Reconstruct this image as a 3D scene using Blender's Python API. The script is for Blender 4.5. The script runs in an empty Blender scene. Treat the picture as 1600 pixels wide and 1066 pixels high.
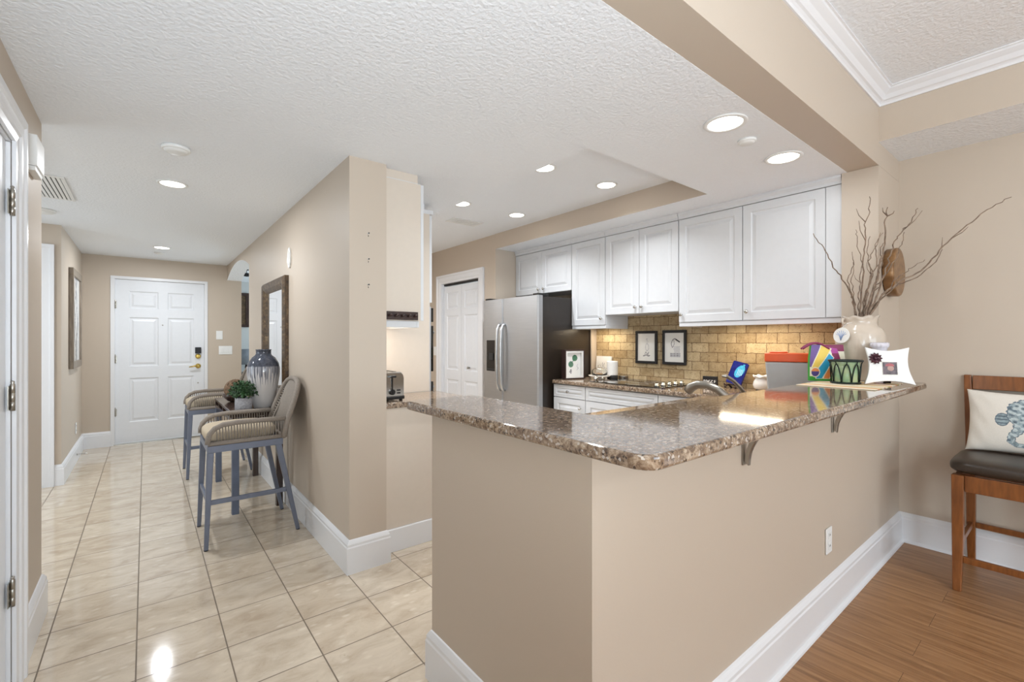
import bpy, bmesh, math, random
from mathutils import Vector, Matrix, noise
PI = math.pi
random.seed(7)
S = bpy.context.scene
COL = S.collection

# ------------------------------------------------------------------ camera
YAW = math.atan(573/717)
cd = bpy.data.cameras.new('camera'); cam = bpy.data.objects.new('camera', cd); COL.objects.link(cam)
cam.location = (0, 0, 1.35); cam.rotation_euler = (PI/2, 0, -YAW)
cd.sensor_width = 36; cd.lens = 717/1600*36; cd.shift_y = -2/1600; cd.clip_start = .02
S.camera = cam
# ------------------------------------------------------------------ world, exposure
W = bpy.data.worlds.new('world'); S.world = W; W.use_nodes = True
W.node_tree.nodes['Background'].inputs[0].default_value = (.85, .93, 1, 1)
W.node_tree.nodes['Background'].inputs[1].default_value = 1.0
S.view_settings.view_transform = 'Standard'; S.view_settings.look = 'None'
S.view_settings.gamma = 1; S.view_settings.use_curve_mapping = False
S.view_settings.exposure = 0.7
# ------------------------------------------------------------------ lamps
def area(name, loc, rot, sx, sy, power, col=(1, 1, 1), shape='RECTANGLE', spread=PI):
    l = bpy.data.lights.new(name, 'AREA'); l.shape = shape; l.size = sx
    if shape in ('RECTANGLE', 'ELLIPSE'): l.size_y = sy
    l.energy = power; l.color = col; l.spread = spread
    o = bpy.data.objects.new(name, l); COL.objects.link(o); o.location = loc; o.rotation_euler = rot
    return o
WARM = (1, .90, .78); NEUT = (.91, .955, 1); DAY = (.74, .885, 1)
area('dining_window_daylight', (1.3, -4.93, 1.75), (PI/2, 0, 0), 3.6, 1.5, 56, DAY)
area('side_window_daylight', (-3.93, -2.6, 1.35), (PI/2, 0, -PI/2), 2.6, 2.2, 185, DAY)
area('alcove_side_fill', (-2.44, 4.6, 1.4), (PI/2, 0, -PI/2), 1.2, 1.5, 14, DAY)  # added fill for the hall; the alcove wall has no window
area('den_fill', (3.9, 8.1, 1.5), (PI/2, 0, PI/2), 1.6, 1.6, 40, DAY)  # added fill to light the den; no window behind it

fl_ = bpy.data.lights.new('ceiling_fill', 'SPOT'); fl_.energy = 135; fl_.color = (.80, .915, 1); fl_.shadow_soft_size = .25; fl_.spot_size = math.radians(150); fl_.spot_blend = 1
fo_ = bpy.data.objects.new('ceiling_fill', fl_); COL.objects.link(fo_); fo_.location = (-.1, -.7, 1.1); fo_.rotation_euler = (math.radians(142), 0, math.radians(-12))   # added fill behind the camera, aimed up to lift the ceiling

pl_ = bpy.data.lights.new('dining_fill', 'POINT'); pl_.energy = 26; pl_.color = NEUT; pl_.shadow_soft_size = .16
po_ = bpy.data.objects.new('dining_fill', pl_); COL.objects.link(po_); po_.location = (1.6, -2.2, 2.3)  # unseen fill added to brighten the header and dining side

# ------------------------------------------------------------------ materials
def srgb(r, g, b):
    f = lambda c: (c/12.92 if c <= .04045 else ((c+.055)/1.055)**2.4)
    return (f(r/255), f(g/255), f(b/255), 1)
class N:
    def __init__(s, name):
        s.m = bpy.data.materials.new(name); s.m.use_nodes = True; s.t = s.m.node_tree
        s.b = s.t.nodes['Principled BSDF']; s.c = None
    def new(s, typ, **kw):
        n = s.t.nodes.new(typ)
        for k, v in kw.items():
            if k in n.inputs.keys() if hasattr(n.inputs, 'keys') else False: n.inputs[k].default_value = v
            else: setattr(n, k, v)
        return n
    def link(s, a, b): s.t.links.new(a, b)
    def pos(s, scale=(1, 1, 1), loc=(0, 0, 0), rot=(0, 0, 0), obj=False):
        if obj: o = s.new('ShaderNodeTexCoord').outputs['Object']
        else: o = s.new('ShaderNodeNewGeometry').outputs['Position']
        mp = s.new('ShaderNodeMapping'); mp.inputs['Scale'].default_value = scale
        mp.inputs['Location'].default_value = loc; mp.inputs['Rotation'].default_value = rot
        s.link(o, mp.inputs['Vector']); return mp.outputs['Vector']
    def noise(s, vec, scale, detail=3, rough=.5, dist=0):
        n = s.new('ShaderNodeTexNoise'); n.inputs['Scale'].default_value = scale; n.inputs['Detail'].default_value = detail
        n.inputs['Roughness'].default_value = rough; n.inputs['Distortion'].default_value = dist
        s.link(vec, n.inputs['Vector']); return n.outputs['Fac']
    def ramp(s, fac, stops, const=False):
        r = s.new('ShaderNodeValToRGB'); e = r.color_ramp.elements
        if const: r.color_ramp.interpolation = 'CONSTANT'
        e.remove(e[1])
        for i, (p, c) in enumerate(stops):
            q = e[0] if i == 0 else e.new(p)
            q.position = p; q.color = c if len(c) == 4 else (*c, 1)
        s.link(fac, r.inputs['Fac']); return r.outputs['Color']
    def mix(s, fac, a, b, mode='MIX'):
        n = s.new('ShaderNodeMix'); n.data_type = 'RGBA'; n.blend_type = mode
        for k, v in ((0, fac), (6, a), (7, b)):
            if isinstance(v, (int, float)): n.inputs[k].default_value = v
            elif isinstance(v, tuple): n.inputs[k].default_value = v
            else: s.link(v, n.inputs[k])
        return n.outputs[2]
    def bump(s, h, strength=.3, dist=.002):
        n = s.new('ShaderNodeBump'); n.inputs['Strength'].default_value = strength; n.inputs['Distance'].default_value = dist
        s.link(h, n.inputs['Height']); s.link(n.outputs['Normal'], s.b.inputs['Normal'])
    def set(s, color=None, rough=None, metal=None, **kw):
        if color is not None:
            if isinstance(color, tuple): s.b.inputs['Base Color'].default_value = color
            else: s.link(color, s.b.inputs['Base Color'])
        if rough is not None:
            if isinstance(rough, (int, float)): s.b.inputs['Roughness'].default_value = rough
            else: s.link(rough, s.b.inputs['Roughness'])
        if metal is not None: s.b.inputs['Metallic'].default_value = metal
        for k, v in kw.items(): s.b.inputs[k.replace('_', ' ')].default_value = v
        return s.m
def plain(name, rgb, rough=.5, metal=0, var=.05, scale=25, bump=0, obj=True, **kw):
    n = N(name); v = n.pos(obj=obj); f = n.noise(v, scale, 3)
    c = srgb(*rgb); lo = tuple(x*(1-var) for x in c[:3])+(1,); hi = tuple(min(1, x*(1+var)) for x in c[:3])+(1,)
    n.set(n.ramp(f, [(.3, lo), (.7, hi)]), rough, metal, **kw)
    if bump: n.bump(f, bump, .001)
    return n.m
def emit(name, rgb, strength):
    n = N(name); n.set(srgb(*rgb), .5); n.b.inputs['Emission Color'].default_value = srgb(*rgb); n.b.inputs['Emission Strength'].default_value = strength
    return n.m
def paint(name, rgb, rough=.55, tex=.15, scale=160):
    n = N(name); v = n.pos(); f = n.noise(v, scale, 2); g = n.noise(v, .9, 2)
    c = srgb(*rgb); n.set(n.ramp(g, [(.3, tuple(x*.985 for x in c[:3])+(1,)), (.7, c)]), rough); n.bump(f, tex, .0015 if tex < .5 else .006); return n.m
M = {}
M['wall'] = paint('beige_wall_paint', (198, 183.5, 167), .5, .12)
M['ceiling'] = paint('white_ceiling_texture', (242, 245, 249), .85, .8, 60)
M['den'] = paint('pale_grey_wall_paint', (196, 198, 196), .6)
M['trim'] = paint('white_gloss_trim', (232, 232, 234), .28, .02)
M['cab'] = plain('white_gloss_cabinet', (216, 217, 219), .3, var=.01)
M['almond'] = plain('almond_tone_panel', (214, 202, 188), .35, var=.01)  # almond tone for end panels and one fascia of the white cabinets
M['door'] = plain('white_door_paint', (229, 231, 235), .35, var=.01)
# tile floor
n = N('marble_floor_tile'); v = n.pos(loc=(.03, .15, 0))
br = n.new('ShaderNodeTexBrick'); br.offset = 0; br.squash = 1
for k, x in (('Scale', 1), ('Mortar Size', .0028), ('Mortar Smooth', .1), ('Brick Width', .3125), ('Row Height', .3125), ('Bias', 0)): br.inputs[k].default_value = x
br.inputs['Color1'].default_value = (.0, .0, .0, 1); br.inputs['Color2'].default_value = (1, 1, 1, 1)
n.link(v, br.inputs['Vector'])
vm = n.new('ShaderNodeVectorMath', operation='MULTIPLY_ADD'); n.link(br.outputs['Color'], vm.inputs[0]); vm.inputs[1].default_value = (5, 9, 3); n.link(v, vm.inputs[2])
mp = n.new('ShaderNodeMapping'); mp.inputs['Scale'].default_value = (1, 1.8, 1); n.link(vm.outputs[0], mp.inputs['Vector'])
a = n.noise(mp.outputs[0], 6, 6, .62, .6)
base = n.ramp(a, [(.3, srgb(184, 166, 144)), (.5, srgb(203, 188, 168)), (.72, srgb(218, 204, 184))])
vo = n.new('ShaderNodeTexVoronoi'); vo.inputs['Scale'].default_value = 13; n.link(mp.outputs[0], vo.inputs['Vector'])
blot = n.ramp(vo.outputs['Distance'], [(.12, (1, 1, 1)), (.3, (0, 0, 0))])
sel = n.new('ShaderNodeSeparateColor'); n.link(vo.outputs['Color'], sel.inputs[0])
pick = n.ramp(sel.outputs[0], [(.0, (0, 0, 0)), (.5, (0, 0, 0)), (.54, (1, 1, 1))])
mm = n.mix(1, blot, pick, 'MULTIPLY'); fade = n.mix(.5, mm, (0, 0, 0, 1))
base = n.mix(fade, base, srgb(230, 220, 203))
dk = n.ramp(n.noise(mp.outputs[0], 22, 5, .7, 1.2), [(.62, (0, 0, 0)), (.72, (.45, .45, .45))])
base = n.mix(dk, base, srgb(152, 130, 104))
tint = n.mix(.14, base, n.ramp(br.outputs['Color'], [(0, srgb(172, 150, 126)), (1, srgb(226, 216, 200))]))
col = n.mix(br.outputs['Fac'], tint, srgb(112, 98, 82))
n.set(col, n.ramp(br.outputs['Fac'], [(0, (.09,)*3), (1, (.6,)*3)])); n.bump(br.outputs['Fac'], -.3, .001); M['tile'] = n.m
# wood floor
n = N('warm_oak_floor'); v = n.pos(rot=(0, 0, PI/2))
br = n.new('ShaderNodeTexBrick'); br.offset = .37
for k, x in (('Scale', 1), ('Mortar Size', .0008), ('Brick Width', 1.25), ('Row Height', .16), ('Bias', 0)): br.inputs[k].default_value = x
br.inputs['Color1'].default_value = (0, 0, 0, 1); br.inputs['Color2'].default_value = (1, 1, 1, 1); n.link(v, br.inputs['Vector'])
vm = n.new('ShaderNodeVectorMath', operation='MULTIPLY_ADD'); n.link(br.outputs['Color'], vm.inputs[0]); vm.inputs[1].default_value = (3, 2, 1); n.link(v, vm.inputs[2])
mp = n.new('ShaderNodeMapping'); mp.inputs['Scale'].default_value = (.9, 14, 1); n.link(vm.outputs[0], mp.inputs['Vector'])
g = n.noise(mp.outputs[0], 2.6, 6, .65, .8)
c = n.ramp(g, [(.28, srgb(118, 82, 50)), (.5, srgb(160, 118, 80)), (.72, srgb(186, 144, 102))])
c = n.mix(.2, c, n.ramp(br.outputs['Color'], [(0, srgb(120, 78, 45)), (1, srgb(180, 132, 88))]))
c = n.mix(br.outputs['Fac'], c, srgb(88, 56, 32)); n.set(c, .38); n.bump(g, .08, .001); M['oak'] = n.m
# granite
def granite(name):
    n = N(name); v = n.pos()
    a = n.noise(v, 60, 8, .72, .4); b_ = n.noise(v, 9, 3, .5, .5)
    c = n.ramp(a, [(.30, srgb(36, 27, 23)), (.42, srgb(96, 76, 61)), (.51, srgb(146, 124, 102)), (.62, srgb(182, 163, 141)), (.76, srgb(212, 200, 186))])
    c = n.mix(n.ramp(b_, [(.42, (0, 0, 0)), (.66, (.6,)*3)]), c, srgb(122, 98, 78))
    vo = n.new('ShaderNodeTexVoronoi'); vo.inputs['Scale'].default_value = 150; n.link(v, vo.inputs['Vector'])
    s_ = n.new('ShaderNodeSeparateColor'); n.link(vo.outputs['Color'], s_.inputs[0])
    c = n.mix(n.ramp(s_.outputs[0], [(.88, (0, 0, 0)), (.92, (.8,)*3)]), c, srgb(44, 36, 34))
    c = n.mix(n.ramp(s_.outputs[1], [(.9, (0, 0, 0)), (.93, (.6,)*3)]), c, srgb(205, 196, 186))
    n.set(c, .07, IOR=1.7); return n.m
M['granite'] = granite('polished_brown_granite')
# travertine brick
n = N('tumbled_travertine_brick'); v = n.pos(rot=(0, 0, 0))
sx = n.new('ShaderNodeSeparateXYZ'); n.link(v, sx.inputs[0]); cx = n.new('ShaderNodeCombineXYZ'); n.link(sx.outputs[1], cx.inputs[0]); n.link(sx.outputs[2], cx.inputs[1])
wob = n.new('ShaderNodeTexNoise'); wob.inputs['Scale'].default_value = 30; n.link(cx.outputs[0], wob.inputs['Vector'])
vm = n.new('ShaderNodeVectorMath', operation='MULTIPLY_ADD'); n.link(wob.outputs['Color'], vm.inputs[0]); vm.inputs[1].default_value = (.013, .012, 0); n.link(cx.outputs[0], vm.inputs[2])
br = n.new('ShaderNodeTexBrick'); br.offset = .5
for k, x in (('Scale', 1), ('Mortar Size', .0028), ('Mortar Smooth', .4), ('Brick Width', .160), ('Row Height', .083), ('Bias', 0)): br.inputs[k].default_value = x
br.inputs['Color1'].default_value = (0, 0, 0, 1); br.inputs['Color2'].default_value = (1, 1, 1, 1); n.link(vm.outputs[0], br.inputs['Vector'])
a = n.noise(v, 20, 6, .65, .5)
c = n.ramp(a, [(.3, srgb(146, 122, 86)), (.5, srgb(184, 162, 124)), (.7, srgb(208, 190, 154))])
c = n.mix(.5, c, n.ramp(br.outputs['Color'], [(0, srgb(142, 116, 80)), (1, srgb(212, 194, 158))]))
pit = n.ramp(n.noise(v, 70, 4, .6, 1.5), [(.60, (0, 0, 0)), (.66, (1, 1, 1))])
c = n.mix(pit, c, srgb(104, 74, 44)); c = n.mix(br.outputs['Fac'], c, srgb(96, 70, 42))
n.set(c, .55); h = n.mix(.4, br.outputs['Fac'], pit); n.bump(h, -.6, .004); M['brick'] = n.m
# metals etc
def brushed(name, rgb, rough=.28, sc=(1, 1, 60)):
    n = N(name); v = n.pos(scale=sc, obj=True); f = n.noise(v, 6, 3)
    c = srgb(*rgb); n.set(n.ramp(f, [(.3, tuple(x*.92 for x in c[:3])+(1,)), (.7, c)]), rough, 1.0); return n.m
M['steel'] = brushed('brushed_stainless', (186, 187, 189), .5)
M['chrome'] = brushed('polished_nickel', (205, 203, 198), .14)
M['pull'] = brushed('satin_steel_pull', (206, 206, 206), .35)
M['nickel'] = brushed('satin_nickel', (170, 165, 156), .28)
M['brass'] = brushed('polished_brass', (206, 176, 96), .2)
M['black'] = plain('black_gloss', (24, 22, 22), .22, var=.1)
M['fridgeside'] = plain('textured_black_brown_steel', (40, 33, 28), .3, var=.15, scale=140, bump=.25)
M['matte_black'] = plain('matte_black', (28, 28, 32), .5, var=.1)
M['blackglass'] = plain('black_ceramic_glass', (22, 20, 20), .05, var=.02)
M['vase_grey'] = None
M['white'] = plain('white_plastic', (236, 236, 234), .35, var=.01)
M['whitec'] = plain('white_glazed_ceramic', (236, 233, 228), .12, var=.02)
M['cream'] = plain('cream_glazed_ceramic', (206, 192, 176), .14, var=.03)
M['slot'] = plain('dark_slot', (40, 38, 36), .7)
M['lamp'] = emit('lamp_lens', (255, 248, 236), 6)
M['striplight'] = emit('strip_light_lens', (255, 238, 208), 9)
M['mirror'] = plain('mirror_silver', (240, 240, 240), .02, 1.0, var=0)
n = N('clear_glass'); n.set((1, 1, 1, 1), .02, Transmission_Weight=1, IOR=1.45); f = n.noise(n.pos(obj=True), 5); n.link(n.ramp(f, [(0, (.97, .99, .98)), (1, (1, 1, 1))]), n.b.inputs['Base Color']); M['glass'] = n.m

# ------------------------------------------------------------------ mesh builder
class MB:
    def __init__(s): s.v = []; s.f = []; s.m = []; s.s = []
    def add(s, vs, fs, mi=0, sm=False, T=None):
        o = len(s.v)
        for p in vs:
            p = Vector(p); s.v.append(T @ p if T else p)
        for f in fs: s.f.append([o+i for i in f]); s.m.append(mi); s.s.append(sm)
        return s
    def box(s, a, b, mi=0, T=None):
        x0, y0, z0 = a; x1, y1, z1 = b
        if x0 > x1: x0, x1 = x1, x0
        if y0 > y1: y0, y1 = y1, y0
        if z0 > z1: z0, z1 = z1, z0
        vs = [(x0,y0,z0),(x1,y0,z0),(x1,y1,z0),(x0,y1,z0),(x0,y0,z1),(x1,y0,z1),(x1,y1,z1),(x0,y1,z1)]
        return s.add(vs, [(3,2,1,0),(4,5,6,7),(0,1,5,4),(1,2,6,5),(2,3,7,6),(3,0,4,7)], mi, False, T)
    def hexa(s, bot, top, mi=0):
        return s.add(list(bot)+list(top), [(3,2,1,0),(4,5,6,7),(0,1,5,4),(1,2,6,5),(2,3,7,6),(3,0,4,7)], mi)
    def prism(s, poly, z0, z1, mi=0, T=None, axis='z', sm=False):
        n = len(poly)
        if axis == 'z': g = lambda p, h: (p[0], p[1], h)
        elif axis == 'x': g = lambda p, h: (h, p[0], p[1])
        else: g = lambda p, h: (p[0], h, p[1])
        vs = [g(p, z0) for p in poly]+[g(p, z1) for p in poly]
        s.add(vs, [list(range(n))[::-1], list(range(n, 2*n))], mi, False, T)
        o = len(s.v)-2*n
        for i in range(n):
            j = (i+1) % n; s.f.append([o+i, o+j, o+n+j, o+n+i]); s.m.append(mi); s.s.append(sm)
        return s
    def lathe(s, prof, seg=32, mi=0, T=None, c=(0, 0), sm=True, cap=True, wave=None):
        vs = []; fs = []
        for k, (r, z) in enumerate(prof):
            for i in range(seg):
                a = 2*PI*i/seg; rr = r; zz = z
                if wave: rr, zz = wave(k, a, r, z)
                vs.append((c[0]+rr*math.cos(a), c[1]+rr*math.sin(a), zz))
        for k in range(len(prof)-1):
            for i in range(seg):
                j = (i+1) % seg; fs.append((k*seg+i, k*seg+j, (k+1)*seg+j, (k+1)*seg+i))
        s.add(vs, fs, mi, sm, T)
        if cap:
            o = len(s.v)-len(vs)
            for k, rev in ((0, True), (len(prof)-1, False)):
                if prof[k][0] > 1e-5:
                    idx = [o+k*seg+i for i in range(seg)]; s.f.append(idx[::-1] if rev else idx); s.m.append(mi); s.s.append(False)
        return s
    def tube(s, pts, r, seg=8, mi=0, T=None, cap=True, sm=True, closed=False):
        pts = [Vector(p) for p in pts]; n = len(pts)
        rs = r if isinstance(r, (list, tuple)) else [r]*n
        vs = []; fs = []; up = None
        for k in range(n):
            if closed: d = pts[(k+1) % n]-pts[k-1]
            else: d = pts[min(k+1, n-1)]-pts[max(k-1, 0)]
            d.normalize()
            if up is None:
                up = Vector((0, 0, 1)) if abs(d.z) < .9 else Vector((1, 0, 0))
            a = d.cross(up); 
            if a.length < 1e-4: a = d.orthogonal()
            a.normalize(); b = a.cross(d); up = b
            for i in range(seg):
                t = 2*PI*i/seg; vs.append(pts[k]+(a*math.cos(t)+b*math.sin(t))*rs[k])
        for k in range(n if closed else n-1):
            k2 = (k+1) % n
            for i in range(seg):
                j = (i+1) % seg; fs.append((k*seg+i, k*seg+j, k2*seg+j, k2*seg+i))
        if cap and not closed: fs.append(tuple(range(seg))[::-1]); fs.append(tuple((n-1)*seg+i for i in range(seg)))
        return s.add(vs, fs, mi, sm, T)
    def bar(s, p, q, w, h, mi=0, w2=None, h2=None, up=(0, 0, 1)):
        p = Vector(p); q = Vector(q); d = (q-p).normalized(); u = Vector(up)
        a = d.cross(u); a.normalize(); b = a.cross(d)
        w2 = w if w2 is None else w2; h2 = h if h2 is None else h2
        vs = [p+a*x*w/2+b*y*h/2 for x, y in ((-1,-1),(1,-1),(1,1),(-1,1))]+[q+a*x*w2/2+b*y*h2/2 for x, y in ((-1,-1),(1,-1),(1,1),(-1,1))]
        return s.add(vs, [(3,2,1,0),(4,5,6,7),(0,1,5,4),(1,2,6,5),(2,3,7,6),(3,0,4,7)], mi)
    def ball(s, c, r, seg=16, mi=0, sc=(1, 1, 1), T=None):
        prof = [(max(1e-6, math.sin(PI*k/(seg//2))), -math.cos(PI*k/(seg//2))) for k in range(seg//2+1)]
        Tm = Matrix.Translation(c) @ Matrix.Diagonal((r*sc[0], r*sc[1], r*sc[2], 1))
        return s.lathe(prof, seg, mi, (T @ Tm) if T else Tm, cap=False)
    def grid(s, nx, ny, fn, mf=None, sm=True, T=None, both=None):
        vs = [fn(i/nx, j/ny) for j in range(ny+1) for i in range(nx+1)]
        o = len(s.v)
        for p in vs: s.v.append(T @ Vector(p) if T else Vector(p))
        for j in range(ny):
            for i in range(nx):
                a = o+j*(nx+1)+i; s.f.append([a, a+1, a+nx+2, a+nx+1]); s.m.append(mf((i+.5)/nx, (j+.5)/ny) if mf else 0); s.s.append(sm)
        return s
    def build(s, name, mats, parent=None, bevel=0, seg=2, weld=False, angle=35):
        me = bpy.data.meshes.new(name); me.from_pydata([tuple(p) for p in s.v], [], s.f)
        if not isinstance(mats, (list, tuple)): mats = [mats]
        for m in mats: me.materials.append(M[m] if isinstance(m, str) else m)
        me.polygons.foreach_set('material_index', s.m); me.polygons.foreach_set('use_smooth', s.s)
        bm = bmesh.new(); bm.from_mesh(me)
        if weld: bmesh.ops.remove_doubles(bm, verts=bm.verts, dist=1e-5)
        bmesh.ops.recalc_face_normals(bm, faces=bm.faces); bm.to_mesh(me); bm.free(); me.update()
        o = bpy.data.objects.new(name, me); COL.objects.link(o)
        if parent: o.parent = parent
        if bevel:
            b = o.modifiers.new('bevel', 'BEVEL'); b.width = bevel; b.segments = seg; b.limit_method = 'ANGLE'; b.angle_limit = math.radians(angle)
        return o
def thing(name, label, cat, loc=(0, 0, 0), rz=0, group=None):
    o = bpy.data.objects.new(name, None); COL.objects.link(o); o.location = loc; o.rotation_euler = (0, 0, rz)
    o.empty_display_size = .05
    o['label'] = label; o['category'] = cat
    if group: o['group'] = group
    return o
def tag(o, label, cat, group=None):
    o['label'] = label; o['category'] = cat
    if group: o['group'] = group
    return o
def struct(o): o['kind'] = 'structure'; return o
def dup(root, loc, rz=None, label=None):
    r = root.copy(); COL.objects.link(r); r.location = loc
    if rz is not None: r.rotation_euler = (0, 0, rz)
    if label: r['label'] = label
    for ch in list(root.children):
        c = ch.copy(); COL.objects.link(c); c.parent = r
        for g in list(ch.children):
            d = g.copy(); COL.objects.link(d); d.parent = c
    return r
def pip(x, y, poly):
    r = False; j = len(poly)-1
    for i in range(len(poly)):
        xi, yi = poly[i]; xj, yj = poly[j]
        if (yi > y) != (yj > y) and x < (xj-xi)*(y-yi)/(yj-yi)+xi: r = not r
        j = i
    return r
def segd(x, y, a, b):
    dx, dy = b[0]-a[0], b[1]-a[1]; L = dx*dx+dy*dy or 1e-9
    t = max(0, min(1, ((x-a[0])*dx+(y-a[1])*dy)/L)); return math.hypot(x-a[0]-t*dx, y-a[1]-t*dy), t
def rounded(poly, radii, n=6):
    out = []; N_ = len(poly)
    for i, p in enumerate(poly):
        r = radii[i] if isinstance(radii, (list, tuple)) else radii
        if r <= 0: out.append(p); continue
        a = Vector(poly[i-1])-Vector(p); b = Vector(poly[(i+1) % N_])-Vector(p)
        a.normalize(); b.normalize(); ang = a.angle(b); d = r/math.tan(ang/2)
        p0 = Vector(p)+a*d; p1 = Vector(p)+b*d; c = Vector(p)+(a+b).normalized()*(r/math.sin(ang/2))
        a0 = math.atan2(p0.y-c.y, p0.x-c.x); a1 = math.atan2(p1.y-c.y, p1.x-c.x); da = (a1-a0+PI) % (2*PI)-PI
        for k in range(n+1): t = a0+da*k/n; out.append((c.x+r*math.cos(t), c.y+r*math.sin(t)))
    return out
# panelled slab: local x right, z up, front faces -y; front plane y=0, back y=t
def panel_slab(mb, w, h, t, panels, prof, x0=0, z0=0, mi=0, T=None):
    xs = sorted({0, w} | {p[0] for p in panels} | {p[2] for p in panels}); zs = sorted({0, h} | {p[1] for p in panels} | {p[3] for p in panels})
    g = lambda x, z, y=0: (x0+x, y, z0+z)
    for i in range(len(xs)-1):
        for j in range(len(zs)-1):
            cx_, cz_ = (xs[i]+xs[i+1])/2, (zs[j]+zs[j+1])/2
            if any(p[0] < cx_ < p[2] and p[1] < cz_ < p[3] for p in panels): continue
            mb.add([g(xs[i], zs[j]), g(xs[i+1], zs[j]), g(xs[i+1], zs[j+1]), g(xs[i], zs[j+1])], [(0, 1, 2, 3)], mi, False, T)
    for (a, b, c, d) in panels:
        prev = None
        for ins, dep in [(0, 0)]+list(prof):
            q = [g(a+ins, b+ins, dep), g(c-ins, b+ins, dep), g(c-ins, d-ins, dep), g(a+ins, d-ins, dep)]
            if prev: mb.add(prev+q, [(k, (k+1) % 4, 4+(k+1) % 4, 4+k) for k in range(4)], mi, False, T)
            prev = q
        mb.add(prev, [(0, 1, 2, 3)], mi, False, T)
    q = [g(0, 0), g(w, 0), g(w, h), g(0, h)]; r = [g(0, 0, t), g(w, 0, t), g(w, h, t), g(0, h, t)]
    mb.add(q+r, [(0, 1, 5, 4), (1, 2, 6, 5), (2, 3, 7, 6), (3, 0, 4, 7), (7, 6, 5, 4)], mi, False, T)
    return mb
CABPROF = [(.006, .007), (.014, .007), (.034, .001), (.036, .0)]
DOORPROF = [(.012, .010), (.028, .010), (.05, .003)]

# ================================================================== STRUCTURE
ZC = 2.415; ZT = 2.59; ZH = 2.845
def wbox(name, boxes, mat='wall'):
    mb = MB()
    for a, b in boxes: mb.box(a, b)
    return struct(mb.build(name, mat))
wbox('floor', [((-4, .78, -.06), (4.2, 10, 0))], 'tile')
wbox('floor.001', [((-4.1, -5.1, -.06), (4.2, .78, 0))], 'oak')
# ceilings
mb = MB()
for a, b in (((-2.6, .95, ZC), (1.92, 10, ZC+.1)), ((1.92, .95, ZC), (4.1, 1.73, ZC+.1)), ((3.213, 1.73, ZC), (4.1, 4.33, ZC+.1)), ((1.92, 6.05, ZC), (4.1, 10, ZC+.1)), ((3.33, 4.45, ZC), (4.1, 6.05, ZC+.1))): mb.box(a, b)
struct(mb.build('ceiling', 'ceiling'))
mb = MB(); mb.box((1.87, 1.68, ZT), (3.3, 6.1, ZT+.08)); mb.box((1.87, 1.68, ZC+.1), (1.92, 6.1, ZT)); mb.box((1.92, 1.68, ZC+.1), (3.3, 1.73, ZT))
struct(mb.build('ceiling.001', 'ceiling'))
wbox('wall_tray', [((3.206, 1.7305, ZC+.001), (3.2125, 4.329, ZT-.0005))])
wbox('ceiling.002', [((-4.1, -5.1, ZH), (4.2, .95, ZH+.08))], 'ceiling')
# walls
wbox('wall_left', [((-.52, -1.2, 0), (-.40, 1.51, ZH)), ((-.52, 2.562, 0), (-.40, 3.217, ZH)), ((-.52, 1.51, 2.115), (-.40, 2.562, ZH)), ((-2.5, 3.1, 0), (-.52, 3.217, ZC))])
wbox('wall_alcove', [((-.73, 5.95, 0), (-.61, 7.84, ZC)), ((-.77, 5.95, 0), (-.73, 6.07, ZC)), ((-1.65, 5.95, 2.13), (-.77, 6.07, ZC)), ((-2.6, 5.95, 0), (-1.65, 6.07, ZC)), ((-2.6, 3.1, 0), (-2.5, 5.95, ZC))])
wbox('wall_entry', [((-.61, 7.72, 0), (-.315, 7.84, ZC)), ((.66, 7.72, 0), (1.1, 7.84, ZC)), ((-.315, 7.72, 2.14), (.66, 7.84, ZC))])
# hall wall with arch
AY0, AY1, SPR, RISE = 5.93, 7.72, 2.205, .145
mb = MB(); R_ = ((AY1-AY0)**2/4+RISE**2)/(2*RISE); cyy = (AY0+AY1)/2; czz = SPR+RISE-R_
mb.box((.92, 2.655, 0), (1.145, AY0, ZC))
arc = [(AY0+(AY1-AY0)*k/20, czz+math.sqrt(R_*R_-(AY0+(AY1-AY0)*k/20-cyy)**2)) for k in range(21)]
for k in range(20):
    (ya, za), (yb, zb) = arc[k], arc[k+1]
    vs = [(.92,ya,za),(1.1,ya,za),(1.1,yb,zb),(.92,yb,zb),(.92,ya,ZC),(1.1,ya,ZC),(1.1,yb,ZC),(.92,yb,ZC)]
    mb.add(vs, [(4,5,6,7),(1,2,6,5),(3,0,4,7)], 0); mb.add(vs[:4], [(3,2,1,0)], 1)
struct(mb.build('wall_hall', ['wall', 'ceiling'], weld=True))
wbox('wall_kitchen', [((1.145, 5.93, 0), (3.33, 6.05, ZT)), ((3.213, 4.33, 0), (3.33, 4.65, ZT)), ((3.213, 5.59, 0), (3.33, 5.93, ZT)), ((3.213, 4.65, 2.13), (3.33, 5.59, ZT)), ((3.33, 4.33, 0), (3.98, 4.45, ZC)), ((3.895, .98, 0), (3.98, 4.33, ZC))])
wbox('wall_backsplash', [((3.875, .985, .951), (3.8945, 3.36, 1.9))], 'brick')
wbox('wall_column', [((3.49, .79, 0), (3.98, .98, ZC))])
wbox('wall_header', [((-.40, .79, ZC+.001), (3.98, .95, ZH))])
mb = MB(); mb.box((3.49, -5, 2.556), (3.98, .79, ZH)); o = struct(mb.build('wall_beam', ['wall', 'ceiling']))
for p in o.data.polygons:
    if p.normal.z < -.5: p.material_index = 1
wbox('wall_right', [((3.98, -5.1, 0), (4.1, 4.45, ZH))])
wbox('wall_peninsula', [((.894, .79, 0), (1.03, 1.63, 1.0645)), ((1.03, .79, 0), (3.49, .93, 1.0645))])
wbox('wall_back', [((-4.1, -5.1, 0), (-.6, -5, ZH)), ((3.2, -5.1, 0), (4.1, -5, ZH)), ((-.6, -5.1, 2.55), (3.2, -5, ZH)), ((-.6, -5.1, 0), (3.2, -5, .95))])
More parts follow.
